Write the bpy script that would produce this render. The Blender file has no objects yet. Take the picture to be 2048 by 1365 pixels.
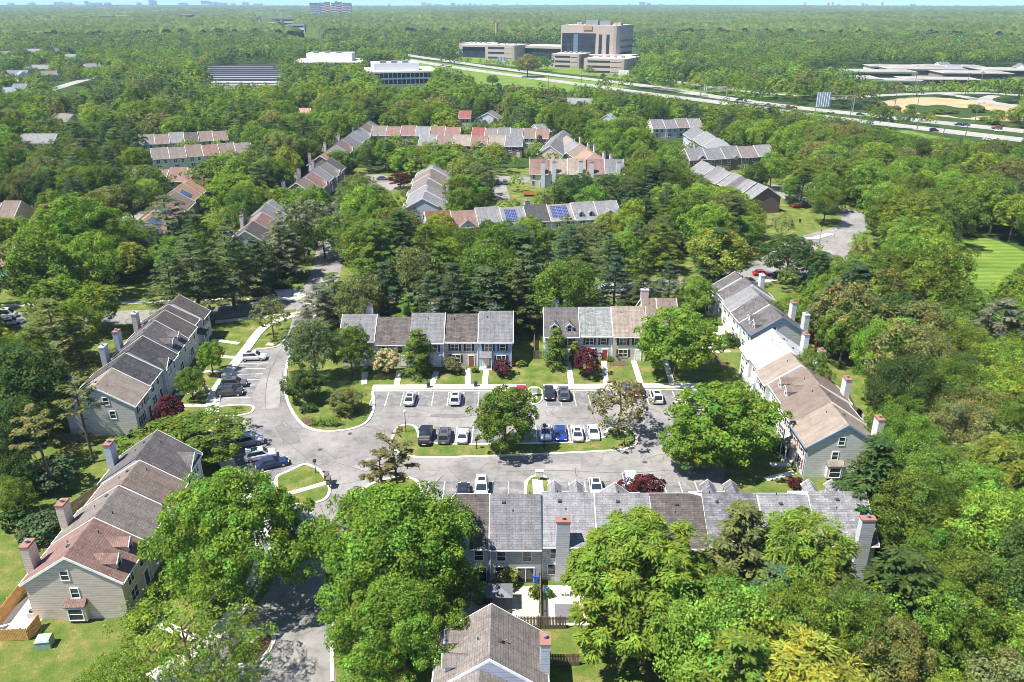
import bpy, math, random
import numpy as np
from mathutils import Vector, Matrix
R = math.radians
rng = random.Random(7)
SC = bpy.context.scene
COL = SC.collection

# ---------------------------------------------------------------- camera, sky, sun, exposure
H, F, YH = 63.0, 1560.0, 10.0            # eye height (m), focal length and horizon row in photo pixels
W2, H2 = 1024.0, 682.5
PIT = math.atan((H2 - YH) / F)
CP, SP = math.cos(PIT), math.sin(PIT)
cam = bpy.data.cameras.new('camera')
cam.sensor_width = 36; cam.lens = 36 * F / 2048; cam.clip_start = 1; cam.clip_end = 40000
camo = bpy.data.objects.new('camera', cam); COL.objects.link(camo)
camo.location = (0, 0, H); camo.rotation_euler = (math.pi / 2 - PIT, 0, 0)
SC.camera = camo

SUN_EL, SUN_AZ = R(60), R(-113)          # azimuth clockwise from +Y
world = bpy.data.worlds.new('World'); SC.world = world; world.use_nodes = True
nt = world.node_tree
bg = nt.nodes['Background']
sky = nt.nodes.new('ShaderNodeTexSky'); sky.sky_type = 'NISHITA'; sky.sun_disc = False
sky.sun_elevation = SUN_EL; sky.sun_rotation = SUN_AZ % (2 * math.pi); sky.altitude = 1200
sky.air_density = 0.5; sky.dust_density = 0.0; sky.ozone_density = 1.0
tcw = nt.nodes.new('ShaderNodeTexCoord'); sxw = nt.nodes.new('ShaderNodeSeparateXYZ'); nt.links.new(tcw.outputs['Generated'], sxw.inputs[0])
rw = nt.nodes.new('ShaderNodeValToRGB'); rw.color_ramp.elements[0].position = 0.0; rw.color_ramp.elements[0].color = (.30, .42, .60, 1); rw.color_ramp.elements[1].position = 0.25; rw.color_ramp.elements[1].color = (1, 1, 1, 1)
nt.links.new(sxw.outputs[2], rw.inputs[0]); mw = nt.nodes.new('ShaderNodeMix'); mw.data_type = 'RGBA'; mw.blend_type = 'MULTIPLY'; mw.inputs[0].default_value = 1
nt.links.new(sky.outputs[0], mw.inputs[6]); nt.links.new(rw.outputs[0], mw.inputs[7]); nt.links.new(mw.outputs[2], bg.inputs[0]); bg.inputs[1].default_value = 0.15
S = Vector((math.cos(SUN_EL) * math.sin(SUN_AZ), math.cos(SUN_EL) * math.cos(SUN_AZ), math.sin(SUN_EL)))
sl = bpy.data.lights.new('sun', 'SUN'); sl.energy = 5.0; sl.angle = R(0.5); sl.color = (1.0, 0.95, 0.86)
so = bpy.data.objects.new('sun', sl); COL.objects.link(so)
so.rotation_euler = (-S).to_track_quat('-Z', 'Y').to_euler()
SC.view_settings.view_transform = 'Standard'; SC.view_settings.look = 'None'
SC.view_settings.exposure = 1.22; SC.view_settings.gamma = 1.0
SC.view_settings.use_curve_mapping = False
cy = SC.cycles
cy.max_bounces = 5; cy.diffuse_bounces = 4; cy.glossy_bounces = 2; cy.transmission_bounces = 2
cy.volume_bounces = 0; cy.transparent_max_bounces = 8; cy.caustics_reflective = False; cy.caustics_refractive = False
cy.use_denoising = True
try: cy.denoiser = 'OPENIMAGEDENOISE'; cy.denoising_prefilter = 'ACCURATE'
except Exception: pass
SC.render.film_transparent = False
SC.cycles.pixel_filter_type = 'BLACKMAN_HARRIS'; SC.cycles.filter_width = 0.85

def G(px, py, z=0.0):
    """world point at height z that the photo shows at pixel (px, py)"""
    a = PIT + math.atan((py - H2) / F)
    D = (H - z) / math.tan(a)
    zc = D * CP + (H - z) * SP
    return Vector(((px - W2) / F * zc, D, z))
def P(x, y, z):
    zc = y * CP + (H - z) * SP
    if zc < 1: return (1e9, 1e9)
    return (W2 + F * x / zc, H2 + F * ((H - z) * CP - y * SP) / zc)

# ---------------------------------------------------------------- materials
MATS = {}
def mat(name):
    m = bpy.data.materials.new(name); m.use_nodes = True
    n = m.node_tree.nodes; b = n['Principled BSDF']
    return m, m.node_tree, n, b
def L(nt, a, b): nt.links.new(a, b)
def node(nt, t, **kw):
    n = nt.nodes.new(t)
    for k, v in kw.items(): setattr(n, k, v)
    return n
def noise(nt, scale, detail=3, vec=None, rough=0.6):
    n = node(nt, 'ShaderNodeTexNoise'); n.inputs['Scale'].default_value = scale
    n.inputs['Detail'].default_value = detail; n.inputs['Roughness'].default_value = rough
    if vec is not None: L(nt, vec, n.inputs['Vector'])
    return n
def ramp(nt, src, stops):
    r = node(nt, 'ShaderNodeValToRGB'); e = r.color_ramp.elements
    e[0].position, e[0].color = stops[0][0], (*stops[0][1], 1)
    e[1].position, e[1].color = stops[-1][0], (*stops[-1][1], 1)
    for p, c in stops[1:-1]:
        q = e.new(p); q.color = (*c, 1)
    L(nt, src, r.inputs[0]); return r
def mixc(nt, fac, a, b, mode='MIX'):
    m = node(nt, 'ShaderNodeMix', data_type='RGBA', blend_type=mode)
    for s, v in ((m.inputs[0], fac), (m.inputs[6], a), (m.inputs[7], b)):
        if isinstance(v, (int, float)): s.default_value = v
        elif isinstance(v, tuple): s.default_value = (*v, 1)
        else: L(nt, v, s)
    return m.outputs[2]
def objco(nt): return node(nt, 'ShaderNodeTexCoord').outputs['Object']
def geoco(nt): return node(nt, 'ShaderNodeNewGeometry').outputs['Position']
def tint(c, k): return tuple(min(1, x * k) for x in c)

def plain(name, c, rough=0.7, metal=0.0, var=0.12, scale=1.5, spec=0.3):
    k = ('plain', name, c)
    if k in MATS: return MATS[k]
    m, t, n, b = mat(name)
    nz = noise(t, scale, 4, objco(t))
    r = ramp(t, nz.outputs[0], [(0.3, tint(c, 1 - var)), (0.7, tint(c, 1 + var))])
    L(t, r.outputs[0], b.inputs['Base Color'])
    b.inputs['Roughness'].default_value = rough; b.inputs['Metallic'].default_value = metal
    b.inputs['Specular IOR Level'].default_value = spec
    MATS[k] = m; return m

def siding(c):
    k = ('siding', c)
    if k in MATS: return MATS[k]
    m, t, n, b = mat('lap_siding')
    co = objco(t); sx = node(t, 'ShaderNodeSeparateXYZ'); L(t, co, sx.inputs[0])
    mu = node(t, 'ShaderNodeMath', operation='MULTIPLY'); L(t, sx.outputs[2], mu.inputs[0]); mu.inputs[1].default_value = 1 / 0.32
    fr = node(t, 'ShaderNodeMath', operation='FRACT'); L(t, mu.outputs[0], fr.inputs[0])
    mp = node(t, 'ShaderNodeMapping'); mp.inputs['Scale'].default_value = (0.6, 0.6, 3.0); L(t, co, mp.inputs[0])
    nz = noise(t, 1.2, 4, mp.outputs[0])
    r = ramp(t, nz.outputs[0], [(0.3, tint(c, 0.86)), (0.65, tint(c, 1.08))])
    lap_shade = ramp(t, fr.outputs[0], [(0.0, (0.42, 0.42, 0.43)), (0.22, (0.92, 0.92, 0.92)), (1.0, (1, 1, 1))])  # shadow line under each lap, put into the siding colour
    L(t, mixc(t, 1.0, r.outputs[0], lap_shade.outputs[0], 'MULTIPLY'), b.inputs['Base Color'])
    bp = node(t, 'ShaderNodeBump'); bp.inputs['Strength'].default_value = 0.6; bp.inputs['Distance'].default_value = 0.05
    L(t, fr.outputs[0], bp.inputs['Height']); L(t, bp.outputs[0], b.inputs['Normal'])
    b.inputs['Roughness'].default_value = 0.6; b.inputs['Specular IOR Level'].default_value = 0.25
    MATS[k] = m; return m

def shingle(c, mott=0.25):
    k = ('shingle', c, mott)
    if k in MATS: return MATS[k]
    m, t, n, b = mat('asphalt_shingle')
    co = objco(t)
    bt = node(t, 'ShaderNodeTexBrick'); L(t, co, bt.inputs['Vector'])
    bt.inputs['Scale'].default_value = 1.0; bt.inputs['Brick Width'].default_value = 0.75; bt.inputs['Row Height'].default_value = 0.24
    bt.inputs['Mortar Size'].default_value = 0.022; bt.inputs['Bias'].default_value = 0.0
    bt.inputs['Color1'].default_value = (*tint(c, 1 - mott), 1); bt.inputs['Color2'].default_value = (*tint(c, 1 + mott), 1)
    bt.inputs['Mortar'].default_value = (*tint(c, 0.62), 1)
    nz = noise(t, 0.5, 6, co, 0.7)
    st = ramp(t, nz.outputs[0], [(0.30, (0.66, 0.65, 0.63)), (0.52, (0.97, 0.97, 0.97)), (0.72, (1.0, 1.0, 1.0))])
    mp = node(t, 'ShaderNodeMapping'); mp.inputs['Scale'].default_value = (2.4, 0.25, 0.25); L(t, co, mp.inputs[0])
    n2 = noise(t, 1.0, 3, mp.outputs[0]); s2 = ramp(t, n2.outputs[0], [(0.35, (0.76, 0.76, 0.75)), (0.6, (1, 1, 1))])
    n3 = noise(t, 9.0, 2, co); s3 = ramp(t, n3.outputs[0], [(0.3, (0.72, 0.72, 0.72)), (0.7, (1.2, 1.2, 1.2))])
    x = mixc(t, 1.0, bt.outputs[0], st.outputs[0], 'MULTIPLY')
    x = mixc(t, 1.0, x, s2.outputs[0], 'MULTIPLY')
    x = mixc(t, 1.0, x, s3.outputs[0], 'MULTIPLY')
    L(t, x, b.inputs['Base Color']); b.inputs['Roughness'].default_value = 0.9; b.inputs['Specular IOR Level'].default_value = 0.15
    MATS[k] = m; return m

def brick(c):
    k = ('brick', c)
    if k in MATS: return MATS[k]
    m, t, n, b = mat('brickwork')
    bt = node(t, 'ShaderNodeTexBrick')
    mp = node(t, 'ShaderNodeMapping'); mp.inputs['Rotation'].default_value = (math.pi / 2, 0, 0); L(t, objco(t), mp.inputs[0]); L(t, mp.outputs[0], bt.inputs['Vector'])
    bt.inputs['Scale'].default_value = 2.0; bt.inputs['Mortar Size'].default_value = 0.02
    bt.inputs['Color1'].default_value = (*tint(c, .8), 1); bt.inputs['Color2'].default_value = (*tint(c, 1.2), 1)
    bt.inputs['Mortar'].default_value = (.3, .28, .26, 1)
    L(t, bt.outputs[0], b.inputs['Base Color']); b.inputs['Roughness'].default_value = 0.85
    MATS[k] = m; return m

def glass_mat():
    m, t, n, b = mat('window_glass')
    nz = noise(t, 1.1, 2, objco(t)); r = ramp(t, nz.outputs[0], [(0.35, (0.012, 0.016, 0.022)), (0.65, (0.05, 0.062, 0.075))])
    L(t, r.outputs[0], b.inputs['Base Color']); b.inputs['Roughness'].default_value = 0.08; b.inputs['Specular IOR Level'].default_value = 0.6
    return m
GLASS = glass_mat()
WHITE = plain('white_trim', (0.78, 0.78, 0.76), 0.5)
PATINA = plain('worn_metal', (0.30, 0.30, 0.30), 0.45, 0.5)
BLACK = plain('black_metal', (0.02, 0.02, 0.022), 0.4)
RUBBER = plain('tyre_rubber', (0.018, 0.018, 0.018), 0.85)
CHROME = plain('wheel_alloy', (0.5, 0.5, 0.5), 0.3, 0.9)
CONC = plain('concrete', (0.47, 0.44, 0.39), 0.9, var=0.16, scale=0.9)

def ground_mats():
    g = {}
    # grass: mown lawn
    m, t, n, b = mat('mown_grass'); co = geoco(t)
    a = noise(t, 0.35, 6, co, 0.7); c1 = ramp(t, a.outputs[0], [(0.28, (0.052, 0.088, 0.020)), (0.42, (0.085, 0.130, 0.027)), (0.52, (0.120, 0.150, 0.036)), (0.60, (0.18, 0.17, 0.062)), (0.70, (0.25, 0.205, 0.10))])
    b2 = noise(t, 6.0, 5, co, 0.8); c2 = ramp(t, b2.outputs[0], [(0.3, (0.6, 0.6, 0.6)), (0.7, (1.35, 1.35, 1.3))])
    L(t, mixc(t, 1.0, c1.outputs[0], c2.outputs[0], 'MULTIPLY'), b.inputs['Base Color']); b.inputs['Roughness'].default_value = 1.0
    b.inputs['Specular IOR Level'].default_value = 0.05
    bp = node(t, 'ShaderNodeBump'); bp.inputs['Strength'].default_value = 0.7; bp.inputs['Distance'].default_value = 0.15; L(t, b2.outputs[0], bp.inputs['Height']); L(t, bp.outputs[0], b.inputs['Normal'])
    g['grass'] = m
    # bright park grass with mowing stripes
    m, t, n, b = mat('striped_grass'); co = geoco(t)
    a = noise(t, 0.06, 6, co, 0.7)
    w = node(t, 'ShaderNodeTexWave'); w.bands_direction = 'Y'; w.inputs['Scale'].default_value = 0.10; w.inputs['Distortion'].default_value = 3.0; L(t, co, w.inputs[0])
    c1 = ramp(t, a.outputs[0], [(0.3, (0.075, 0.135, 0.022)), (0.55, (0.125, 0.19, 0.034)), (0.75, (0.20, 0.22, 0.06))])
    c2 = ramp(t, w.outputs[1], [(0.3, (0.82, 0.84, 0.8)), (0.7, (1.1, 1.1, 1.1))])
    L(t, mixc(t, 1.0, c1.outputs[0], c2.outputs[0], 'MULTIPLY'), b.inputs['Base Color']); b.inputs['Roughness'].default_value = 1.0
    b.inputs['Specular IOR Level'].default_value = 0.05
    g['park'] = m
    m, t, n, b = mat('woodland_floor'); co = geoco(t)
    a = noise(t, 0.12, 6, co, 0.7); c1 = ramp(t, a.outputs[0], [(0.3, (0.022, 0.042, 0.012)), (0.6, (0.045, 0.075, 0.018)), (0.8, (0.085, 0.10, 0.03))])
    L(t, c1.outputs[0], b.inputs['Base Color']); b.inputs['Roughness'].default_value = 1.0; b.inputs['Specular IOR Level'].default_value = 0.05
    g['floor'] = m
    m, t, n, b = mat('weathered_asphalt'); co = geoco(t)
    a = noise(t, 0.12, 7, co, 0.72); c1 = ramp(t, a.outputs[0], [(0.30, (0.115, 0.112, 0.110)), (0.47, (0.195, 0.188, 0.180)), (0.66, (0.265, 0.252, 0.238))])
    b2 = noise(t, 12.0, 4, co, 0.8); c2 = ramp(t, b2.outputs[0], [(0.3, (0.8, 0.8, 0.8)), (0.7, (1.15, 1.15, 1.15))])
    n3 = noise(t, 0.8, 5, co, 0.6); c3 = ramp(t, n3.outputs[0], [(0.36, (0.82, 0.82, 0.83)), (0.5, (1, 1, 1))])
    dv = noise(t, 0.45, 4, co, 0.7)
    ad = mixc(t, 0.22, co, dv.outputs[1], 'LINEAR_LIGHT')
    v = node(t, 'ShaderNodeTexVoronoi', feature='DISTANCE_TO_EDGE'); v.inputs['Scale'].default_value = 0.16; L(t, ad, v.inputs[0])
    c4 = ramp(t, v.outputs[0], [(0.0, (0.55, 0.55, 0.56)), (0.005, (0.7, 0.7, 0.7)), (0.009, (1, 1, 1))])
    mk = noise(t, 0.10, 2, co); mkr = ramp(t, mk.outputs[0], [(0.45, (0, 0, 0)), (0.55, (1, 1, 1))])
    x = mixc(t, 1.0, c1.outputs[0], c2.outputs[0], 'MULTIPLY'); x = mixc(t, 1.0, x, c3.outputs[0], 'MULTIPLY')
    x2 = mixc(t, 1.0, x, c4.outputs[0], 'MULTIPLY')
    L(t, mixc(t, mkr.outputs[0], x, x2), b.inputs['Base Color']); b.inputs['Roughness'].default_value = 0.9; b.inputs['Specular IOR Level'].default_value = 0.2
    g['asphalt'] = m
    m, t, n, b = mat('stall_asphalt'); co = geoco(t)
    a = noise(t, 0.5, 6, co, 0.75); c1 = ramp(t, a.outputs[0], [(0.35, (0.085, 0.085, 0.088)), (0.52, (0.15, 0.147, 0.145)), (0.68, (0.25, 0.24, 0.23))])
    L(t, c1.outputs[0], b.inputs['Base Color']); b.inputs['Roughness'].default_value = 0.9
    g['stall'] = m
    g['seal'] = plain('crack_sealant', (0.085, 0.083, 0.082), 0.7)
    g['paint'] = plain('road_paint', (0.62, 0.61, 0.58), 0.7, var=0.2, scale=3)
    g['hwy'] = plain('pale_highway_concrete', (0.27, 0.26, 0.24), 0.9, var=0.12, scale=0.05)
    g['walk'] = plain('sidewalk_concrete', (0.52, 0.485, 0.42), 0.9, var=0.14, scale=0.6)
    g['kerb'] = plain('kerb_concrete', (0.60, 0.565, 0.50), 0.9, var=0.14, scale=0.8)
    g['straw'] = plain('dry_straw_grass', (0.34, 0.25, 0.14), 1.0, var=0.2, scale=0.05)
    g['mulch'] = plain('brown_mulch', (0.10, 0.055, 0.04), 1.0, var=0.3, scale=2)
    g['patio'] = plain('patio_stone', (0.42, 0.36, 0.28), 0.9, var=0.2, scale=1.2)
    return g
GM = ground_mats()

def leaf_mat(name, k=1.0, trans=0.35):
    m = bpy.data.materials.new(name); m.use_nodes = True; t = m.node_tree; t.nodes.clear()
    oi = node(t, 'ShaderNodeObjectInfo'); at = node(t, 'ShaderNodeAttribute'); at.attribute_name = 'tone'
    c = mixc(t, 1.0, oi.outputs['Color'], at.outputs['Color'], 'MULTIPLY')
    d = node(t, 'ShaderNodeBsdfDiffuse'); L(t, c, d.inputs[0])
    tr = node(t, 'ShaderNodeBsdfTranslucent')
    c2 = mixc(t, 1.0, c, (1.25, 1.3, 0.65), 'MULTIPLY'); L(t, c2, tr.inputs[0])
    m1 = node(t, 'ShaderNodeMixShader'); m1.inputs[0].default_value = trans; L(t, d.outputs[0], m1.inputs[1]); L(t, tr.outputs[0], m1.inputs[2])
    o = node(t, 'ShaderNodeOutputMaterial'); L(t, m1.outputs[0], o.inputs[0])
    return m
LEAF = leaf_mat('leaf', trans=0.45)
BARK = plain('bark', (0.10, 0.08, 0.06), 0.95, var=0.3, scale=2)

# ---------------------------------------------------------------- mesh helpers
class MB:
    def __init__(s): s.v = []; s.f = []; s.m = []; s.mats = []
    def mi(s, m):
        if m not in s.mats: s.mats.append(m)
        return s.mats.index(m)
    def face(s, pts, m):
        i = len(s.v); s.v += [tuple(p) for p in pts]; s.f.append(tuple(range(i, i + len(pts)))); s.m.append(s.mi(m))
    def hull(s, a, b, m, caps=True):
        """loft between two polygons with the same point count"""
        i = len(s.v); n = len(a); s.v += [tuple(p) for p in a] + [tuple(p) for p in b]; k = s.mi(m)
        for j in range(n):
            q = (j + 1) % n; s.f.append((i + j, i + q, i + n + q, i + n + j)); s.m.append(k)
        if caps:
            s.f.append(tuple(range(i + n - 1, i - 1, -1))); s.f.append(tuple(range(i + n, i + 2 * n))); s.m += [k, k]
    def box(s, x0, x1, y0, y1, z0, z1, m):
        s.hull([(x0, y0, z0), (x1, y0, z0), (x1, y1, z0), (x0, y1, z0)], [(x0, y0, z1), (x1, y0, z1), (x1, y1, z1), (x0, y1, z1)], m)
    def extx(s, prof, x0, x1, m): s.hull([(x0, y, z) for y, z in prof], [(x1, y, z) for y, z in prof], m)
    def exty(s, prof, y0, y1, m): s.hull([(x, y1, z) for x, z in prof], [(x, y0, z) for x, z in prof], m)
    def tube(s, p0, p1, r0, r1, m, n=7):
        p0, p1 = Vector(p0), Vector(p1); d = (p1 - p0).normalized()
        a = d.orthogonal().normalized(); b = d.cross(a)
        ca = [p0 + (a * math.cos(2 * math.pi * k / n) + b * math.sin(2 * math.pi * k / n)) * r0 for k in range(n)]
        cb = [p1 + (a * math.cos(2 * math.pi * k / n) + b * math.sin(2 * math.pi * k / n)) * r1 for k in range(n)]
        s.hull(ca, cb, m)
    def mesh(s, name, smooth=False):
        me = bpy.data.meshes.new(name); me.from_pydata(s.v, [], s.f)
        for m in s.mats: me.materials.append(m)
        me.polygons.foreach_set('material_index', s.m)
        if smooth: me.polygons.foreach_set('use_smooth', [True] * len(s.f))
        me.update(); return me
CACHE = {}
def cached(key, fn):
    if key not in CACHE: CACHE[key] = fn()
    return CACHE[key]
def put(name, me, parent=None, loc=(0, 0, 0), rz=0.0, color=None):
    o = bpy.data.objects.new(name, me); COL.objects.link(o)
    o.location = loc; o.rotation_euler = (0, 0, rz)
    if parent: o.parent = parent
    if color: o.color = (*color, 1)
    return o
def tag(o, label, cat, group=None, kind=None):
    if label: o['label'] = label
    if cat: o['category'] = cat
    if group: o['group'] = group
    if kind: o['kind'] = kind
    return o
def thing(name, loc, rz, label, cat, group=None):
    o = put(name, None, None, loc, rz); return tag(o, label, cat, group)
def struct(o): o['kind'] = 'structure'; return o
def copy_tree(o, parent=None):
    c = o.copy(); COL.objects.link(c)
    if parent is not None: c.parent = parent
    for ch in o.children: copy_tree(ch, c)
    return c
ORD = ['first', 'second', 'third', 'fourth', 'fifth', 'sixth', 'seventh', 'eighth', 'ninth', 'tenth', 'eleventh', 'twelfth']
def ordn(i):
    if i < 12: return ORD[i]
    i += 1; suf = 'th' if 10 < i % 100 < 14 else {1: 'st', 2: 'nd', 3: 'rd'}.get(i % 10, 'th')
    return f'{i}{suf}'
# ---------------------------------------------------------------- ground, roads, kerbs
from mathutils.geometry import tessellate_polygon
def inpoly(x, y, poly):
    c = False; n = len(poly); j = n - 1
    for i in range(n):
        xi, yi = poly[i][0], poly[i][1]; xj, yj = poly[j][0], poly[j][1]
        if (yi > y) != (yj > y) and x < (xj - xi) * (y - yi) / (yj - yi) + xi: c = not c
        j = i
    return c
def smooth(pts, n=3, closed=True):
    pts = [Vector((p[0], p[1], 0)) for p in pts]
    for _ in range(n):
        out = []; m = len(pts)
        rngm = range(m) if closed else range(m - 1)
        if not closed: out.append(pts[0])
        for i in rngm:
            a, b = pts[i], pts[(i + 1) % m]; out += [a * .75 + b * .25, a * .25 + b * .75]
        if not closed: out.append(pts[-1])
        pts = out
    return pts
def sheet(name, pts, z, m, thick=0.0, parent=None):
    v = [Vector((p[0], p[1], 0)) for p in pts]
    tri = tessellate_polygon([v]); b = MB(); k = b.mi(m)
    area = sum(v[i].x * v[(i + 1) % len(v)].y - v[(i + 1) % len(v)].x * v[i].y for i in range(len(v)))
    if area < 0: v = v[::-1]; tri = tessellate_polygon([v])
    b.v = [(p.x, p.y, z) for p in v]
    for t in tri:
        a, c, d = (v[i] for i in t)
        t = t if (c - a).cross(d - a).z > 0 else (t[0], t[2], t[1])
        b.f.append(tuple(t)); b.m.append(k)
    if thick:
        n = len(v); b.v += [(p.x, p.y, z - thick) for p in v]
        for i in range(n):
            j = (i + 1) % n; b.f.append((n + i, n + j, j, i)); b.m.append(k)
    return struct(put(name, b.mesh(name), parent))
def ribbon(name, pts, w, z, m, thick=0.0, closed=False, link=True):
    """a strip of width w along world points"""
    pts = [Vector((p[0], p[1], 0)) for p in pts]; n = len(pts); lv = []; rv = []
    for i in range(n):
        a = pts[i - 1] if (i or closed) else pts[i]; c = pts[(i + 1) % n] if (i < n - 1 or closed) else pts[i]
        d = (c - a).normalized(); s = Vector((-d.y, d.x, 0)) * w / 2
        lv.append(pts[i] + s); rv.append(pts[i] - s)
    b = MB(); k = b.mi(m)
    def add(arr, zz):
        i0 = len(b.v); b.v += [(p.x, p.y, zz) for p in arr]; return i0
    l0, r0 = add(lv, z), add(rv, z)
    if thick: l1, r1 = add(lv, z - thick), add(rv, z - thick)
    for i in range(n if closed else n - 1):
        j = (i + 1) % n
        b.f.append((r0 + i, r0 + j, l0 + j, l0 + i)); b.m.append(k)
        if thick:
            b.f.append((l0 + i, l0 + j, l1 + j, l1 + i)); b.f.append((r1 + i, r1 + j, r0 + j, r0 + i)); b.m += [k, k]
    if not link: return b
    return struct(put(name, b.mesh(name)))
def gp(pts): return [G(*p) for p in pts]

def terrain_h(x, y):
    d = math.hypot(x, y)
    t = max(0.0, d - 1300) / 8000
    return 42 * min(1.0, t) ** 0.8 * (1 + 0.10 * math.sin(x / 900.0) * math.sin(d / 1300.0 + 1)) if t > 0 else 0.0

gb = MB(); k = gb.mi(GM['floor'])
xs = [-10000, -5000, -2500, -1200, -600, -300, 0, 300, 600, 1200, 2500, 5000, 10000]
ys = [-200, 0, 150, 300, 500, 750, 1100, 1300, 1700, 2300, 3200, 4500, 6500, 8500, 9500, 11500]
gb.v = [(x, y, terrain_h(x, y)) for y in ys for x in xs]
for j in range(len(ys) - 1):
    for i in range(len(xs) - 1):
        a = j * len(xs) + i; gb.f.append((a, a + 1, a + 1 + len(xs), a + len(xs))); gb.m.append(k)
struct(put('ground', gb.mesh('ground')))

ROADPOLYS = []          # world polygons no tree may stand on
def keep(pts): ROADPOLYS.append([(p[0], p[1]) for p in pts])

# lawn sheets of the neighbourhood
LAWN = [G(-700, 1500), G(3200, 1500), G(2300, 560), G(1750, 470), G(1250, 420), G(1250, 300), G(250, 300), G(-500, 420)]
sheet('lawn', [(-120, 20), (120, 20), (140, 190), (110, 330), (-200, 330), (-150, 190)], 0.008, GM['grass'])
park = [G(1905, 490), G(1960, 470), G(2060, 505), G(2075, 540), G(2010, 560), G(1975, 600), G(1962, 640), G(1880, 645), G(1925, 600), G(1945, 550), G(1930, 515)]
sheet('mown_lawn', smooth(park, 2), 0.03, GM['park'])
keep(smooth(park, 2))
hg = [G(800, 115), G(1060, 150), G(1210, 165), G(1260, 175), G(1150, 185), G(930, 178), G(820, 140)]
sheet('highway_lawn', hg, 0.05, GM['park']); keep(hg)
hg2 = [G(1255, 150), G(1380, 165), G(1640, 192), G(1500, 196), G(1330, 178)]
sheet('verge_lawn', hg2, 0.05, GM['park'])

sheet('office_lawn', gp([(905, 124), (1000, 130), (1110, 145), (1262, 160), (1330, 150), (1290, 118), (1100, 100), (910, 100)]), 0.03, GM['park'])
sheet('school_lawn', gp([(1600, 180), (1760, 182), (2070, 182), (2060, 140), (1690, 138)]), 0.02, GM['park'])
# parking court
lot = gp([(576, 673), (563, 687), (554, 696), (500, 700), (478, 725), (455, 760), (436, 797), (436, 858), (452, 905), (505, 990),
          (545, 1060), (560, 1120), (540, 1180), (470, 1260), (330, 1340), (300, 1500), (640, 1520), (672, 1365), (664, 1240),
          (700, 1130), (745, 1060), (800, 1008), (900, 1010), (1440, 1012), (1452, 935), (1418, 850), (1405, 781), (745, 784)])
nw = gp([(745, 784), (748, 805), (746, 826), (734, 847), (705, 860), (651, 865), (615, 858), (594, 840), (576, 808), (570, 782), (571, 745), (577, 715), (600, 680), (625, 640), (640, 615), (600, 603), (584, 640)])
full = lot[:-1] + nw
sheet('parking_road', full, 0.02, GM['asphalt'])
keep(full)
# the street behind the front rows and side streets
def road(name, pts, w, m='asphalt', z=0.016, sm=2):
    q = smooth(pts, sm, False)
    o = ribbon(name, q, w, z, GM[m])
    b = ribbon('x', q, w + 2.4, 0, GM[m], link=False); n = len(q)
    keep([b.v[i] for i in range(n)] + [b.v[n + i] for i in range(n - 1, -1, -1)])
    return q
st = road('street', gp([(-300, 640), (0, 640), (250, 636), (430, 628), (600, 603), (800, 590), (1100, 583), (1300, 576), (1500, 552), (1620, 535), (1760, 560), (1960, 640)]), 8.5)
road('side_street', gp([(610, 606), (650, 560), (660, 500), (672, 430), (700, 385), (745, 350)]), 7.5, z=0.020)
road('curving_street', gp([(1500, 556), (1560, 520), (1620, 480), (1700, 462), (1720, 435), (1660, 415), (1590, 400), (1560, 370)]), 9, z=0.024)
road('loop_street', gp([(1690, 470), (1660, 520), (1690, 555)]), 7, z=0.028)
road('access_lane', gp([(990, 352), (1000, 375), (1010, 408)]), 5)
road('court_lane', gp([(960, 358), (1040, 358), (1080, 362)]), 10, z=0.024)
road('parking_lane', gp([(740, 352), (775, 362), (800, 380)]), 9, z=0.026)
road('shaded_lane', gp([(130, 470), (200, 458), (250, 440), (262, 425)]), 12)
road('town_road', gp([(60, 190), (110, 178), (150, 165), (190, 155), (215, 150)]), 10, 'hwy')
# kerbed islands
def island(name, px, grassm='grass', kw=0.42, sm=2, h=0.14, knock=None):
    q = smooth(gp(px), sm)
    sheet(name, q, h - 0.02, GM[grassm], 0.13)
    ribbon('kerb', q, kw, h, GM['kerb'], h, closed=True)
    return q
island('island_lawn', [(783, 887), (788, 865), (800, 852), (826, 850), (836, 862), (840, 889), (1010, 890), (1208, 884), (1212, 860), (1240, 850), (1268, 862), (1276, 882), (1262, 900), (1180, 905), (1089, 909), (965, 914), (850, 917), (812, 913), (790, 903)])
island('corner_lawn', [(548, 955), (575, 945), (600, 932), (612, 929), (636, 938), (650, 956), (660, 975), (658, 992), (645, 1004), (609, 1010), (575, 1010), (560, 995)])
island('narrow_lawn', [(425, 814), (500, 810), (510, 818), (497, 831), (425, 835)])
island('mailbox_island', [(1054, 776), (1084, 776), (1085, 800), (1077, 809), (1063, 809), (1055, 800)], sm=1, kw=.25)
island('stall_island', [(1052, 1010), (1050, 975), (1056, 958), (1075, 951), (1094, 956), (1102, 972), (1106, 1010)])
island('tree_island', [(720, 1015), (720, 985), (745, 966), (790, 955), (825, 956), (842, 972), (845, 1010)])
island('mulch_bed', [(470, 1330), (500, 1285), (535, 1262), (552, 1275), (535, 1310), (500, 1335)], 'mulch')
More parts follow.
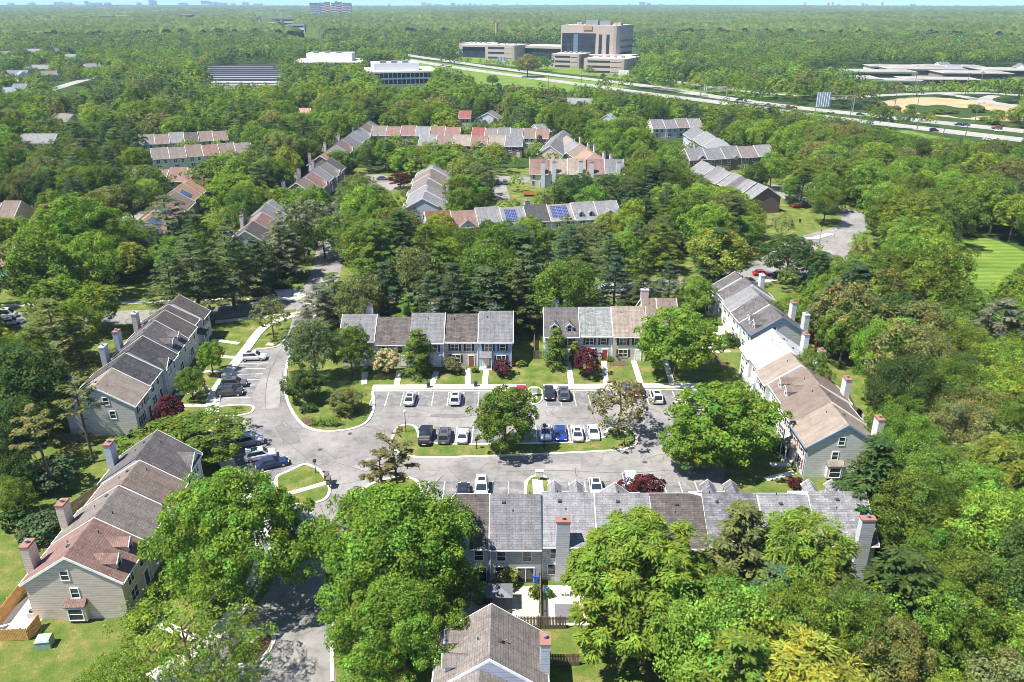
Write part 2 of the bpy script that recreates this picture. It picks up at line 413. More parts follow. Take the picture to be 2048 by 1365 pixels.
# raised outer kerb and pavements
kb = smooth(gp([(584, 655), (576, 673), (563, 687), (554, 696), (500, 700), (478, 725), (455, 760), (436, 797), (436, 858), (452, 905), (505, 990), (545, 1060), (560, 1120)]), 2, False)
ribbon('kerb', kb, 0.35, 0.14, GM['kerb'], 0.14)
ribbon('kerb', smooth(nw[:-1], 2, False), 0.45, 0.14, GM['kerb'], 0.14)
ribbon('kerb', gp([(745, 783.5), (1050, 783)]), 0.3, 0.14, GM['kerb'], 0.14)
ribbon('kerb', gp([(1088, 783), (1405, 780)]), 0.3, 0.14, GM['kerb'], 0.14)
ribbon('kerb', gp([(846, 1010), (1050, 1011)]), 0.3, 0.14, GM['kerb'], 0.14)
ribbon('kerb', gp([(1108, 1011), (1440, 1012)]), 0.3, 0.14, GM['kerb'], 0.14)
ribbon('kerb', smooth(gp([(664, 1365), (664, 1240), (700, 1130), (745, 1060), (800, 1010)]), 2, False), 0.35, 0.14, GM['kerb'], 0.14)
ribbon('sidewalk', gp([(745, 776), (1052, 775)]), 1.9, 0.135, GM['walk'], 0.13)
ribbon('sidewalk', gp([(1087, 775), (1400, 772)]), 1.9, 0.135, GM['walk'], 0.13)
sw = smooth(gp([(600, 628), (560, 640), (524, 655), (492, 700), (468, 730), (446, 760), (424, 793), (420, 835), (424, 870), (440, 910), (490, 985), (520, 1050), (530, 1110), (505, 1180), (470, 1230), (400, 1300), (300, 1360)]), 2, False)
ribbon('sidewalk', sw, 1.9, 0.13, GM['walk'], 0.12)
ribbon('sidewalk', gp([(0, 612), (200, 608), (400, 602), (560, 596)]), 1.6, 0.10, GM['walk'], 0.1)
ribbon('sidewalk', gp([(430, 645), (500, 637), (600, 628)]), 1.6, 0.10, GM['walk'], 0.1)
ribbon('sidewalk', gp([(500, 560), (560, 562), (590, 558)]), 1.6, 0.10, GM['walk'], 0.1)
ribbon('sidewalk', gp([(1400, 578), (1540, 562), (1640, 550), (1720, 556)]), 1.6, 0.10, GM['walk'], 0.1)
ribbon('sidewalk', gp([(1580, 478), (1630, 477), (1662, 468)]), 2, 0.10, GM['walk'], 0.1)
ribbon('sidewalk', smooth(gp([(1395, 700), (1440, 690), (1445, 640), (1438, 600)]), 2, False), 1.4, 0.10, GM['walk'], 0.1)
for a, b_ in (((935, 738), (936, 773)), ((973, 735), (969, 773)), ((873, 744), (863, 773)), ((799, 742), (793, 773)), ((730, 745), (728, 770)),
              ((1136, 724), (1143, 771)), ((1208, 724), (1212, 771)), ((1265, 716), (1282, 770)), ((1330, 722), (1345, 770)),
              ((424, 680), (478, 688)), ((405, 712), (470, 716)), ((375, 745), (452, 742)), ((350, 790), (420, 780)), ((316, 812), (415, 812)),
              ((1425, 690), (1455, 690)), ((1425, 705), (1460, 703)), ((1420, 668), (1440, 668)), ((1540, 930), (1580, 930)), ((1530, 960), (1590, 946)),
              ((300, 1240), (420, 1290))):
    ribbon('path', gp([a, b_]), 1.05, 0.09, GM['walk'], 0.09)
ribbon('path', smooth(gp([(560, 993), (600, 983), (656, 966)]), 1, False), 0.9, 0.128, GM['walk'])
ribbon('path', gp([(1068, 775), (1069, 800)]), 1.0, 0.128, GM['walk'])
ribbon('path', gp([(1075, 960), (1078, 1010)]), 1.5, 0.128, GM['walk'])
sheet('plaza', gp([(548, 580), (590, 578), (612, 592), (590, 603), (560, 600)]), 0.04, GM['walk'])
# stalls: darker asphalt sheets with painted lines
def stalls(a, b_, depth, n, first=True):
    """a..b: head line (px); depth to the right-hand side of a->b"""
    A, B = G(*a), G(*b_); A.z = B.z = 0; u = (B - A).normalized(); v = Vector((u.y, -u.x, 0)); A = A + v * .18; B = B + v * .18; st_ = (B - A).length / n
    q = [A, B, B + v * depth, A + v * depth]
    sheet('stall_paving', q, 0.024, GM['stall'])
    for i in range(n + 1):
        c = A + u * st_ * i
        ribbon('stall_line', [c, c + v * depth], 0.13, 0.028, GM['paint'])
stalls((748, 784.5), (1048, 784), 5.2, 10)
stalls((1090, 784), (1400, 781), 5.2, 11)
stalls((1050, 1010), (850, 1010), 5.5, 6)
stalls((1440, 1011), (1110, 1011), 5.5, 10)
stalls((1010, 889), (842, 888), 5.2, 5)
stalls((1207, 884), (1075, 886), 5.2, 4)
stalls((434, 838), (436, 858), 5, 1)
stalls((1408, 806), (1435, 880), 5.2, 5)
# left-hand kerb stalls follow the kerb
stalls((437, 797), (484, 718), 5.4, 7)
stalls((545, 1052), (462, 915), 5.4, 6)
# crack sealant lines
for pl in ([(545, 735), (560, 700), (575, 690)], [(532, 820), (531, 790), (534, 760), (545, 725), (566, 722)], [(532, 820), (560, 816), (562, 780), (566, 740)],
           [(550, 856), (566, 848), (595, 870), (600, 884), (572, 890), (550, 856)], [(580, 890), (605, 910), (632, 932), (650, 929), (660, 922), (720, 940), (733, 944)],
           [(733, 944), (750, 925), (800, 905), (810, 890)], [(660, 971), (700, 967), (735, 956), (765, 943), (790, 960)], [(732, 854), (768, 852), (769, 872)],
           [(960, 940), (975, 925), (1000, 930)], [(1150, 935), (1152, 955), (1170, 960), (1230, 965)], [(1340, 870), (1300, 890), (1275, 925), (1330, 905), (1325, 925)],
           [(800, 835), (860, 832), (900, 838), (960, 830), (1000, 836)], [(1090, 822), (1095, 835), (1180, 838)], [(1000, 945), (1100, 940), (1250, 948), (1350, 940)],
           [(640, 1010), (655, 1050), (640, 1090)], [(545, 900), (600, 940), (615, 915)]):
    ribbon('crack_line', smooth(gp(pl), 1, False), 0.085, 0.032, GM['seal'])

# resurfaced patches, drains and beds
for i_, pl in enumerate(([(532, 820), (531, 790), (536, 762), (560, 764), (562, 790), (558, 817)], [(550, 856), (566, 848), (595, 870), (603, 886), (572, 892)], [(700, 935), (735, 944), (765, 930), (740, 915)], [(1290, 860), (1345, 858), (1350, 885), (1300, 888)],
        [(1090, 930), (1160, 929), (1162, 941), (1090, 942)], [(862, 828), (930, 829), (930, 836), (860, 835)], [(620, 1060), (650, 1060), (655, 1100), (618, 1105)])):
    sheet('asphalt_patch', gp(pl), 0.0225 + i_ * .0002, plain('patch_asphalt', (.15, .147, .145) if i_ % 2 else (.235, .225, .215), .9, var=.18, scale=.7))
for q in ((700, 868), (1000, 925), (640, 900), (1290, 925)):
    c = G(*q); n = 14; sheet('manhole_cover', [(c.x + .38 * math.cos(6.283 * i / n), c.y + .38 * math.sin(6.283 * i / n)) for i in range(n)], 0.034, plain('cast_iron', (.06, .058, .056), .6))
for q in ([(760, 741), (870, 741), (868, 748), (758, 749)], [(880, 742), (925, 741), (925, 746), (882, 747)], [(984, 738), (1022, 737), (1026, 744), (986, 745)], [(1090, 727), (1130, 727), (1128, 734), (1090, 735)], [(1150, 728), (1202, 727), (1204, 734), (1150, 735)], [(1218, 726), (1258, 725), (1258, 732), (1218, 733)], [(1420, 700), (1452, 730), (1448, 740), (1412, 708)], [(420, 690), (425, 694), (300, 860), (285, 856)]):
    sheet('mulch_ground', smooth(gp(q), 2), 0.035, GM['mulch'])
# highway and ramps
HW1 = gp([(690, 88), (800, 109), (925, 127), (1040, 143), (1190, 160), (1300, 173), (1446, 197), (1600, 217), (1738, 231), (1900, 248), (2048, 263), (2250, 285)])
HW2 = gp([(690, 95), (800, 118), (925, 138), (1040, 153), (1190, 173), (1300, 189), (1446, 206), (1600, 229), (1738, 245), (1900, 264), (2048, 281), (2250, 304)])
road('highway', HW1, 16, 'hwy', 0.10, 2); road('highway', HW2, 16, 'hwy', 0.12, 2)
for off, pts in ((0, HW1), (0, HW2)):
    q = smooth(pts, 2, False)
    ribbon('lane_line', q, 0.35, 0.16, GM['paint'])
road('office_drive', gp([(1290, 152), (1340, 162), (1420, 175), (1520, 187), (1600, 192)]), 8, 'hwy', 0.08)
straw = smooth(gp([(1755, 206), (1800, 196), (1880, 195), (1960, 203), (2020, 212), (2060, 225), (2060, 245), (1960, 242), (1850, 230), (1780, 224), (1745, 215)]), 2)
sheet('dry_field', straw, 0.07, GM['straw']); keep(straw)
green = smooth(gp([(1812, 214), (1822, 208), (1850, 213), (1880, 209), (1925, 218), (1950, 214), (1990, 224), (2000, 234), (1960, 232), (1930, 239), (1885, 229), (1850, 231), (1826, 222)]), 1)
sheet('ditch_lawn', green, 0.12, GM['floor'])
road('ramp', gp([(1640, 200), (1760, 191), (1880, 187), (1960, 186), (2048, 192)]), 12, 'hwy', 0.14)
road('ramp', gp([(1890, 189), (1940, 196), (1965, 205), (2010, 212), (2080, 218)]), 10, 'hwy', 0.17)
road('ramp', gp([(1990, 192), (1965, 199), (1985, 207), (2060, 214)]), 9, 'hwy', 0.20)
road('verge', gp([(1800, 262), (1840, 270), (1890, 280)]), 10, 'park', 0.06)
road('carpark', gp([(1560, 372), (1620, 376), (1630, 372)]), 10, 'hwy', 0.03)
# ---------------------------------------------------------------- houses
CAPC = plain('rusty_chimney_cap', (0.25, 0.125, 0.10), 0.7)
GREYCAP = plain('grey_chimney_cap', (0.42, 0.42, 0.42), 0.6)
PANEL = None
def panel_mat():
    m, t, n, b = mat('solar_cells')
    bt = node(t, 'ShaderNodeTexBrick'); L(t, objco(t), bt.inputs['Vector']); bt.offset = 0
    bt.inputs['Scale'].default_value = 1; bt.inputs['Brick Width'].default_value = 0.5; bt.inputs['Row Height'].default_value = 0.5
    bt.inputs['Mortar Size'].default_value = 0.02
    bt.inputs['Color1'].default_value = (.02, .035, .12, 1); bt.inputs['Color2'].default_value = (.03, .05, .16, 1); bt.inputs['Mortar'].default_value = (.3, .33, .4, 1)
    L(t, bt.outputs[0], b.inputs['Base Color']); b.inputs['Roughness'].default_value = 0.25
    return m
PANEL = panel_mat()

def win_meshes(w, h, cols=1, sill=True):
    def mk():
        b = MB(); t = 0.10
        b.box(-w / 2 - t, w / 2 + t, -0.07, 0.02, h, h + t, WHITE); b.box(-w / 2 - t, w / 2 + t, -0.09, 0.02, -t, 0, WHITE)
        b.box(-w / 2 - t, -w / 2, -0.07, 0.02, 0, h, WHITE); b.box(w / 2, w / 2 + t, -0.07, 0.02, 0, h, WHITE)
        b.box(-w / 2, w / 2, -0.05, 0.02, h / 2 - .03, h / 2 + .03, WHITE)
        for i in range(1, cols):
            x = -w / 2 + w * i / cols
            b.box(x - .05, x + .05, -0.055, 0.02, 0, h / 2 - .03, WHITE); b.box(x - .05, x + .05, -0.055, 0.02, h / 2 + .03, h, WHITE)
        p = MB(); p.box(-w / 2, w / 2, -0.02, 0.01, 0, h, GLASS)
        return b.mesh('window'), p.mesh('pane')
    return cached(('win', w, h, cols), mk)
def window(root, x, y, z, rz, w=0.95, h=1.35, cols=1, lod=0, shut=None):
    f, p = win_meshes(w, h, cols)
    o = put('window', f, root, (x, y, z), rz)
    put('pane', p, o)
    if shut:
        def mk():
            b = MB(); b.box(-.18, .18, -.05, .02, -.05, h + .05, plain('shutter', shut, .6)); return b.mesh('shutter')
        me = cached(('shut', h, shut), mk); c, s_ = math.cos(rz), math.sin(rz)
        for s in (-1, 1):
            dx = s * (w / 2 + .30); put('shutter', me, root, (x + dx * c, y + dx * s_, z), rz)
def door(root, x, y, rz, col, w=1.0, h=2.1):
    def mk():
        b = MB(); b.box(-w / 2 - .13, -w / 2, -.10, .02, 0, h, WHITE); b.box(w / 2, w / 2 + .13, -.10, .02, 0, h, WHITE)
        b.box(-w / 2 - .13, w / 2 + .13, -.10, .02, h, h + .18, WHITE)
        m = plain('door_paint', col, .4); b.box(-w / 2, w / 2, -.05, .01, 0, h, m)
        for zz in (.2, .85, 1.5): b.box(-w / 2 + .15, -.05, -.065, -.05, zz, zz + .5, m); b.box(.05, w / 2 - .15, -.065, -.05, zz, zz + .5, m)
        return b.mesh('door')
    o = put('door', cached(('door', col, w), mk), root, (x, y, .15), rz)
    def hk():
        b = MB(); b.box(.32, .40, -.12, -.05, 1.0, 1.08, PATINA); return b.mesh('handle')
    put('handle', cached('handle', hk), o)
def slider(root, x, y, rz):
    def mk():
        b = MB(); w = 1.9; h = 2.05
        b.box(-w / 2 - .1, w / 2 + .1, -.07, .02, h, h + .1, WHITE); b.box(-w / 2 - .1, -w / 2, -.07, .02, 0, h, WHITE); b.box(w / 2, w / 2 + .1, -.07, .02, 0, h, WHITE)
        b.box(-.04, .04, -.06, .02, 0, h, WHITE); b.box(-w / 2, w / 2, -.02, .01, 0, h, GLASS); return b.mesh('sliding_door')
    put('sliding_door', cached('slider', mk), root, (x, y, .15), rz)

DKT = plain('roof_vent_metal', (.05, .05, .05), .6)
def chevron(d0, d1, e, r, ov, t, x0, x1, m, b, sgn=1):
    """two-slope roof slab: eaves at y=-d0 and y=d1, ridge at y=0"""
    s0 = (r - e) / d0; s1 = (r - e) / d1
    prof = [(-d0 - ov, e - ov * s0), (0, r), (d1 + ov, e - ov * s1), (d1 + ov, e - ov * s1 + t), (0, r + t), (-d0 - ov, e - ov * s0 + t)]
    b.extx(prof, x0, x1, m)

def gable(root, cx, yf, yb, w, zb, ze, zp, wallm, roofm, name='dormer', win=None, shut=None, ov=.18):
    """a gabled box facing -y between yf and yb"""
    b = MB(); b.exty([(cx - w / 2, zb), (cx + w / 2, zb), (cx + w / 2, ze), (cx, zp), (cx - w / 2, ze)], yf, yb, wallm)
    o = put(name, b.mesh(name), root)
    b = MB(); s = (zp - ze) / (w / 2); t = .09; hw = w / 2 + ov
    b.exty([(cx - hw, ze - ov * s + .01), (cx, zp + .01), (cx + hw, ze - ov * s + .01), (cx + hw, ze - ov * s + t), (cx, zp + t), (cx - hw, ze - ov * s + t)], yf - .22, yb, roofm)
    b2 = MB(); b2.exty([(cx - hw - .01, ze - ov * s - .03), (cx, zp - .06), (cx + hw + .01, ze - ov * s - .03), (cx + hw + .01, ze - ov * s + t + .02), (cx, zp + t + .03), (cx - hw - .01, ze - ov * s + t + .02)], yf - .30, yf - .225, WHITE)
    put(name + '_roof', b.mesh(name + '_roof'), o); put('fascia', b2.mesh('fascia'), o)
    if win:
        ww, wh, cols = win; f, p = win_meshes(ww, wh, cols)
        wo = put('window', f, o, (cx, yf, win_z(zb, ze, wh)), 0)
        # panes would be a fourth level: glass set into the same frame mesh
        wo.data = cached(('win1', ww, wh, cols), lambda: win_one(ww, wh, cols))
    return o
def win_z(zb, ze, wh): return ze - wh + .12
def win_one(w, h, cols):
    f, p = win_meshes(w, h, cols); b = MB(); t = .10
    b.box(-w / 2 - t, w / 2 + t, -0.07, 0.02, h, h + t, WHITE); b.box(-w / 2 - t, w / 2 + t, -0.09, 0.02, -t, 0, WHITE)
    b.box(-w / 2 - t, -w / 2, -0.07, 0.02, 0, h, WHITE); b.box(w / 2, w / 2 + t, -0.07, 0.02, 0, h, WHITE)
    b.box(-w / 2, w / 2, -0.05, 0.02, h / 2 - .03, h / 2 + .03, WHITE)
    b.box(-w / 2, w / 2, -0.02, 0.01, 0, h, GLASS); return b.mesh('window')

def chimney(root, x, y0, y1, top, m, cap, w=1.55, base=0.0):
    b = MB(); b.box(x - w / 2, x + w / 2, y0, y1, base, top, m); o = put('chimney', b.mesh('chimney'), root)
    b = MB(); b.box(x - w / 2 - .07, x + w / 2 + .07, y0 - .07, y1 + .07, top, top + .22, cap); put('chimney_cap', b.mesh('chimney_cap'), o)
    b = MB(); b.tube((x, (y0 + y1) / 2, top + .2), (x, (y0 + y1) / 2, top + .5), .16, .16, PATINA, 8); b.tube((x, (y0 + y1) / 2, top + .5), (x, (y0 + y1) / 2, top + .58), .22, .22, PATINA, 8)
    put('flue', b.mesh('flue'), o)

ALLH = []   # (root, world centre, radius) of each house
def house(org, ang, w, p, label, group, name='townhouse', cat='townhouse'):
    """org: ground point under the ridge at the unit's x=0 end; local -y is the street front"""
    d = p.get('d', 5.2); e = p.get('e', 5.25); r = p.get('r', 8.6); st_ = p.get('s', 0.0); lod = p.get('lod', 0)
    u = Vector((math.cos(ang), math.sin(ang), 0)); fr = Vector((math.sin(ang), -math.cos(ang), 0))
    loc = org + fr * st_
    root = thing(name, (loc.x, loc.y, p.get('gz', 0.0)), ang, label, cat, group)
    wallm = p.get('wm') or siding(p.get('wall', (0.50, 0.52, 0.53)))
    rearm = p.get('rear_m') or wallm
    rc = p.get('roof', (0.12, 0.12, 0.12)); roofm = shingle(rc, p.get('mott', 0.22)); trim = plain('white_trim', p.get('trim', (0.78, 0.78, 0.76)), .5) if 'trim' in p else WHITE
    s = (r - e) / d; g = .006
    b = MB(); b.extx([(-d, 0), (d, 0), (d, e), (0, r), (-d, e)], g, w - g, wallm)
    put('wall', b.mesh('wall'), root)
    ends = p.get('ends', '')
    x0 = -.22 if 'a' in ends else 0.004; x1 = w + .22 if 'b' in ends else w - .004
    b = MB(); chevron(d, d, e, r, .38, .13, x0, x1, roofm, b); ro = put('roof', b.mesh('roof'), root)
    b = MB()
    for xa, xb in (((x0 - .07, x0 - .004),) if 'a' in ends else ()) + ((x1 + .004, x1 + .07),) if 'b' in ends else (((x1 - .10, x1 + .002),) + (((x0 - .07, x0 - .004),) if 'a' in ends else ())):
        s0 = s; prof = [(-d - .40, e - .38 * s - .16), (0, r - .14), (d + .40, e - .38 * s - .16), (d + .40, e - .38 * s + .155), (0, r + .165), (-d - .40, e - .38 * s + .155)]
        b.extx(prof, xa, xb, trim)
    for sg in (-1, 1):
        ya, yb = sorted((sg * (d + .385), sg * (d + .50))); b.box(x0, x1 - .11, ya, yb, e - .38 * s - .05, e - .38 * s + .10, trim)
    put('roof_trim', b.mesh('roof_trim'), root)
    # vent pipes
    if p.get('vent', 1) and lod < 2:
        b = MB(); vy = p.get('venty', 1.8); vz = r - abs(vy) * s
        b.tube((w * .55, vy, vz), (w * .55, vy, vz + .5), .07, .07, PATINA, 6); put('vent_pipe', b.mesh('vent_pipe'), root)
        b = MB(); vx = w * (.2 + .6 * ((w * 7.3) % 1)); vz = r - 1.2 * s; b.tube((vx, -1.2, vz), (vx, -1.2, vz + .45), .06, .06, BLACK, 6); put('vent_pipe', b.mesh('vent_pipe'), root)
        b = MB(); vx = w * (.15 + .7 * ((w * 3.7) % 1)); vz = r - .9 * s + .13; b.box(vx - .2, vx + .2, .7, 1.1, vz - .05, vz + .14, DKT); put('roof_vent', b.mesh('roof_vent'), root)
        for sg in (-1, 1):
            b = MB(); ya, yb = sorted((sg * (d + .02), sg * (d + .11))); b.box(w - .22, w - .12, ya, yb, .1, e - .2, trim); put('downspout', b.mesh('downspout'), root)
    sh = p.get('shut'); dc = p.get('door', (0.55, 0.55, 0.54))
    dx = w * (.78 if p.get('dside', 1) else .22); wx = w * (.32 if p.get('dside', 1) else .68)
    if lod < 2 or p.get('face') == 'front':
        if p.get('fg'):
            pass
        for xx in ((w * .3, w * .72)):
            window(root, xx, -d, e - 1.95, 0, .95 if xx > w / 2 else 1.35, 1.3, 2 if xx < w / 2 else 1, shut=sh)
    if lod < 2 or p.get('face') == 'front':
        window(root, wx, -d, .95, 0, 1.6, 1.45, 2, shut=sh); door(root, dx, -d, 0, dc)
    if lod < 2 or p.get('face') == 'rear':
        for xx in (w * .27, w * .76): window(root, xx, d, e - 1.95, math.pi, .95, 1.3, 1)
        slider(root, w * .30, d, math.pi); window(root, w * .80, d, .95, math.pi, .95, 1.4, 1)
    # end-wall windows
    for key, xx, rz in (('a', 0.0, -math.pi / 2), ('b', w, math.pi / 2)):
        if key in ends and lod < 2:
            ey = p.get('endy', -1.2 if key == 'a' else -1.2)
            window(root, xx, ey, e + .25, rz, .8, 1.2, 1); window(root, xx, ey - .6, e - 2.2, rz, .8, 1.25, 1)
            if p.get('bay'):
                bb = MB(); sg = -1 if key == 'a' else 1; yb0, yb1 = ey - 1.6, ey + .6; xa, xb = sorted((xx, xx + sg * .7))
                bb.box(xa, xb, yb0, yb1, .3, 2.3, wallm); bo = put('bay', bb.mesh('bay'), root)
                bb = MB(); bb.hull([(xx, yb0 - .1, 2.3), (xx, yb1 + .1, 2.3), (xx, yb1 + .1, 3.0), (xx, yb0 - .1, 3.0)][::1], [(xx + sg * .85, yb0 - .1, 2.3), (xx + sg * .85, yb1 + .1, 2.3), (xx + sg * .85, yb1 + .1, 2.42), (xx + sg * .85, yb0 - .1, 2.42)], roofm)
                put('bay_roof', bb.mesh('bay_roof'), bo)
                fo = put('window', cached(('win1', 1.5, 1.5, 2), lambda: win_one(1.5, 1.5, 2)), bo, (xx + sg * .7, (yb0 + yb1) / 2, .55), rz)
    # dormers / front gable / porch
    nd = p.get('dorm', 0); xs_ = {1: [.5], 2: [.27, .70]}.get(nd, [])
    for fx in xs_:
        cx = fx * w; yf = -d + .75; zt = min(r - .5, e + 2.2); ze = zt - .62
        yb = -(r - zt) / s + .25
        gable(root, cx, yf, yb, 1.45, e + .2, ze, zt, wallm, roofm, 'dormer', (.75, 1.15, 1))
    if p.get('fg'):
        gw = p['fg'] if p['fg'] > 1 else w * .56; cx = w * p.get('fgx', .70); zt = min(r - .55, e + gw / 2 * .78)
        gable(root, cx, -d - .12, -(r - zt) / s + .3, gw, 0.05, e, zt, wallm, roofm, 'front_gable', (.75, 1.0, 1) if p.get('fgw', 1) else None)
        if lod < 2:
            window(root, cx, -d - .12, e - 1.95, 0, 1.5, 1.35, 2, shut=sh)
    if p.get('porch'):
        b = MB(); px0, px1 = dx - 1.2, dx + 1.2
        b.hull([(px0, -d, 2.65), (px1, -d, 2.65), (px1, -d, 3.35), (px0, -d, 3.35)], [(px0, -d - 1.5, 2.5), (px1, -d - 1.5, 2.5), (px1, -d - 1.5, 2.62), (px0, -d - 1.5, 2.62)], roofm)
        po = put('porch_roof', b.mesh('porch_roof'), root)
        for xx in (px0 + .1, px1 - .22):
            b = MB(); b.box(xx, xx + .12, -d - 1.4, -d - 1.28, .15, 2.52, WHITE); put('post', b.mesh('post'), po)
        b = MB(); b.box(px0, px1, -d - 1.5, -d - .02, 0.02, .15, CONC); put('step', b.mesh('step'), root)
    ch = p.get('ch')
    if ch is not None:
        chimney(root, ch * w, d - .35, d + .55, p.get('cht', r - .1), p.get('chm') or wallm, CAPC if p.get('cap', 1) else GREYCAP)
    for (sx, sy, nx, ny, side) in p.get('solar', ()):
        for i in range(nx):
            b = MB(); x_ = sx + i * 1.75; sg = -1 if side == 'f' else 1
            y0 = sg * sy; y1 = sg * (sy + 1.0 * ny)
            z0 = r - sy * s + .19; z1 = r - (sy + ny) * s + .19
            pts = [(x_, y0, z0), (x_ + 1.65, y0, z0), (x_ + 1.65, y1, z1), (x_, y1, z1)]
            if sg < 0: pts = pts[::-1]
            b.hull([(a_, b_, c_ - .05) for a_, b_, c_ in pts], pts, PANEL); put('solar_panel', b.mesh('solar_panel'), root)
    c = loc + u * w / 2
    ALLH.append((c, u, fr, w, d, root))
    return root

def rowh(px, z, units, desc, group, base=None, gz=0.0, labels=None, name='townhouse', cat='townhouse', fit=None):
    """px: ridge boundary pixels; the row keeps the direction of its first and last points"""
    A = G(*px[0], z + gz); B = G(*px[-1], z + gz); A.z = B.z = 0
    u = (B - A).normalized(); ang = math.atan2(u.y, u.x); ss = []
    for q in px:
        # intersect the pixel column with the row line
        lo, hi = -20.0, (B - A).length + 20
        C = G(q[0], q[1], z + gz); C.z = 0; ss.append((C - A).dot(u))
    ss[0] = 0; n = len(units); roots = []
    for i in range(n):
        p = dict(units[i]); p.setdefault('r', z); p['gz'] = gz
        if i == 0: p['ends'] = p.get('ends', '') + 'a'
        if i == n - 1: p['ends'] = p.get('ends', '') + 'b'
        lab = p.get('label') or (labels(i) if labels else desc)
        roots.append(house(A + u * ss[i], ang, ss[i + 1] - ss[i], p, lab, group, name, cat))
    return roots, [ss[i + 1] - ss[i] for i in range(n)]

# colours
DK = (0.085, 0.083, 0.085); DKB = (0.115, 0.100, 0.095); GR = (0.19, 0.19, 0.20); LG = (0.235, 0.235, 0.245); TAN = (0.30, 0.25, 0.21)
BRN = (0.215, 0.17, 0.145); PINK = (0.245, 0.155, 0.135); GBR = (0.21, 0.185, 0.17); WHT = (0.52, 0.53, 0.56); CHAR = (0.135, 0.125, 0.125)
SGREY = (0.67, 0.65, 0.64); SBLUE = (0.55, 0.58, 0.63); SBEI = (0.70, 0.585, 0.49); SWHT = (0.68, 0.69, 0.70); SCRM = (0.60, 0.58, 0.50); SBRN = (0.36, 0.29, 0.24)
NAVY = (0.03, 0.045, 0.09); BLK = (0.025, 0.025, 0.03); RED = (0.30, 0.04, 0.04)

WID = {}
gA = 'grey townhouses along the curved parking lane'
_, WID['A'] = rowh([(189, 775), (231, 737), (253, 706), (282, 675), (308, 645), (331, 622), (343, 607), (359, 592)], 8.6, [
    dict(roof=TAN, wall=SGREY, ch=.5, shut=BLK, mott=.15, cap=0, label='end townhouse with tan shingle roof and pale grey gable wall beside the purple plum tree', door=NAVY),
    dict(roof=DK, wall=SBLUE, s=-.3, mott=.35, r=8.5, label='blue-grey townhouse with dark roof next to the tan-roofed end townhouse', door=NAVY),
    dict(roof=DK, wall=SBLUE, s=.35, fg=3.0, fgx=.32, ch=.4, mott=.35, r=8.8, cap=0, label='dark-roofed townhouse whose front gable has twin windows, by the curved parking lane'),
    dict(roof=CHAR, wall=SBLUE, s=.1, dorm=2, ch=.35, mott=.2, r=8.9, label='charcoal-roofed townhouse with two dormers, above the grey parked SUVs'),
    dict(roof=DKB, wall=SCRM, s=-.1, mott=.18, ch=.8, cap=0, r=8.7, label='brown-black-roofed townhouse between the two-dormer house and the narrow house'),
    dict(roof=DKB, wall=SGREY, s=-.8, porch=1, mott=.18, r=8.3, label='narrow recessed townhouse with dark porch roof, next to last in its row'),
    dict(roof=DKB, wall=SGREY, s=.0, shut=BLK, mott=.18, r=8.6, label='last dark brown-roofed townhouse of the row, beneath the tall white pines')],
    '', gA)
gB = 'townhouses with reddish and brown roofs beside the big maple'
_, WID['B'] = rowh([(130, 1114), (192, 1037), (243, 971), (289, 922), (320, 866)], 8.6, [
    dict(roof=PINK, wall=SBEI, dorm=2, ch=.35, mott=.12, shut=None, bay=1, door=(.02, .10, .06), label='beige townhouse with brick-red shingle roof, two dormers and bay window', endy=.6),
    dict(roof=GBR, wall=SBEI, ch=.5, mott=.15, s=-.1, r=8.5, label='grey-brown-roofed townhouse joined to the brick-red-roofed one'),
    dict(roof=BRN, wall=SGREY, mott=.12, s=.2, r=8.6, label='plain brown-roofed townhouse between the grey-brown and the charcoal roof'),
    dict(roof=CHAR, wall=SBLUE, fg=3.6, fgx=.70, ch=.6, mott=.15, s=-.4, r=8.8, label='charcoal-roofed end townhouse with blue-grey front gable facing the parked SUVs')],
    '', gB)
gC = 'five townhouses facing the parking court'
zC = 8.6
_, WID['C'] = rowh([(687, 629), (755, 629), (824, 629), (892, 629), (958, 629), (1024, 629)], zC, [
    dict(roof=GR, wall=SGREY, dorm=1, ch=.6, r=8.4, label='grey-roofed end townhouse with a dormer, half hidden by trees', mott=.15, s=-.3),
    dict(roof=DKB, wall=SBLUE, r=8.0, e=4.8, mott=.3, label='dark brown-roofed blue-grey townhouse behind the cream dogwood', door=SWHT, s=.1),
    dict(roof=GR, wall=SBLUE, r=8.9, fg=3.0, fgx=.24, ch=.62, mott=.12, shut=NAVY, door=SWHT, label='grey-roofed light blue townhouse with front gable behind the conical tree', s=.3),
    dict(roof=DKB, wall=(.54, .49, .43), r=8.6, mott=.35, shut=BLK, door=(.22, .09, .06), label='beige townhouse with dark mottled roof and brown door, facing the silver-roofed car', s=.0),
    dict(roof=GR, wall=(.30, .42, .58), r=9.3, e=5.4, ch=.40, mott=.12, shut=BLK, porch=1, dside=0, door=SBEI, label='tall bright blue townhouse with grey roof and black shutters, beside the striped lawn', s=.3)],
    '', gC)
gD = 'townhouses behind the purple plum tree'
_, WID['D'] = rowh([(1089, 616), (1157, 616), (1222, 616), (1287, 616)], 8.9, [
    dict(roof=CHAR, wall=SBLUE, dorm=2, ch=.35, mott=.12, shut=BLK, door=BLK, label='blue-grey townhouse with two white dormers, behind the small conical magnolia', s=.1, r=8.9),
    dict(roof=(.24, .255, .25), wall=SBLUE, shut=(.07, .03, .03), mott=.25, door=RED, label='townhouse with greenish grey roof and red door beside the purple plum', r=8.9, s=-.2),
    dict(roof=TAN, wall=(.56, .53, .46), shut=BLK, mott=.12, door=SWHT, label='tan-roofed beige townhouse with white door and black shutters by the big round maple', r=9.2, e=5.4, s=.3)],
    '', gD)
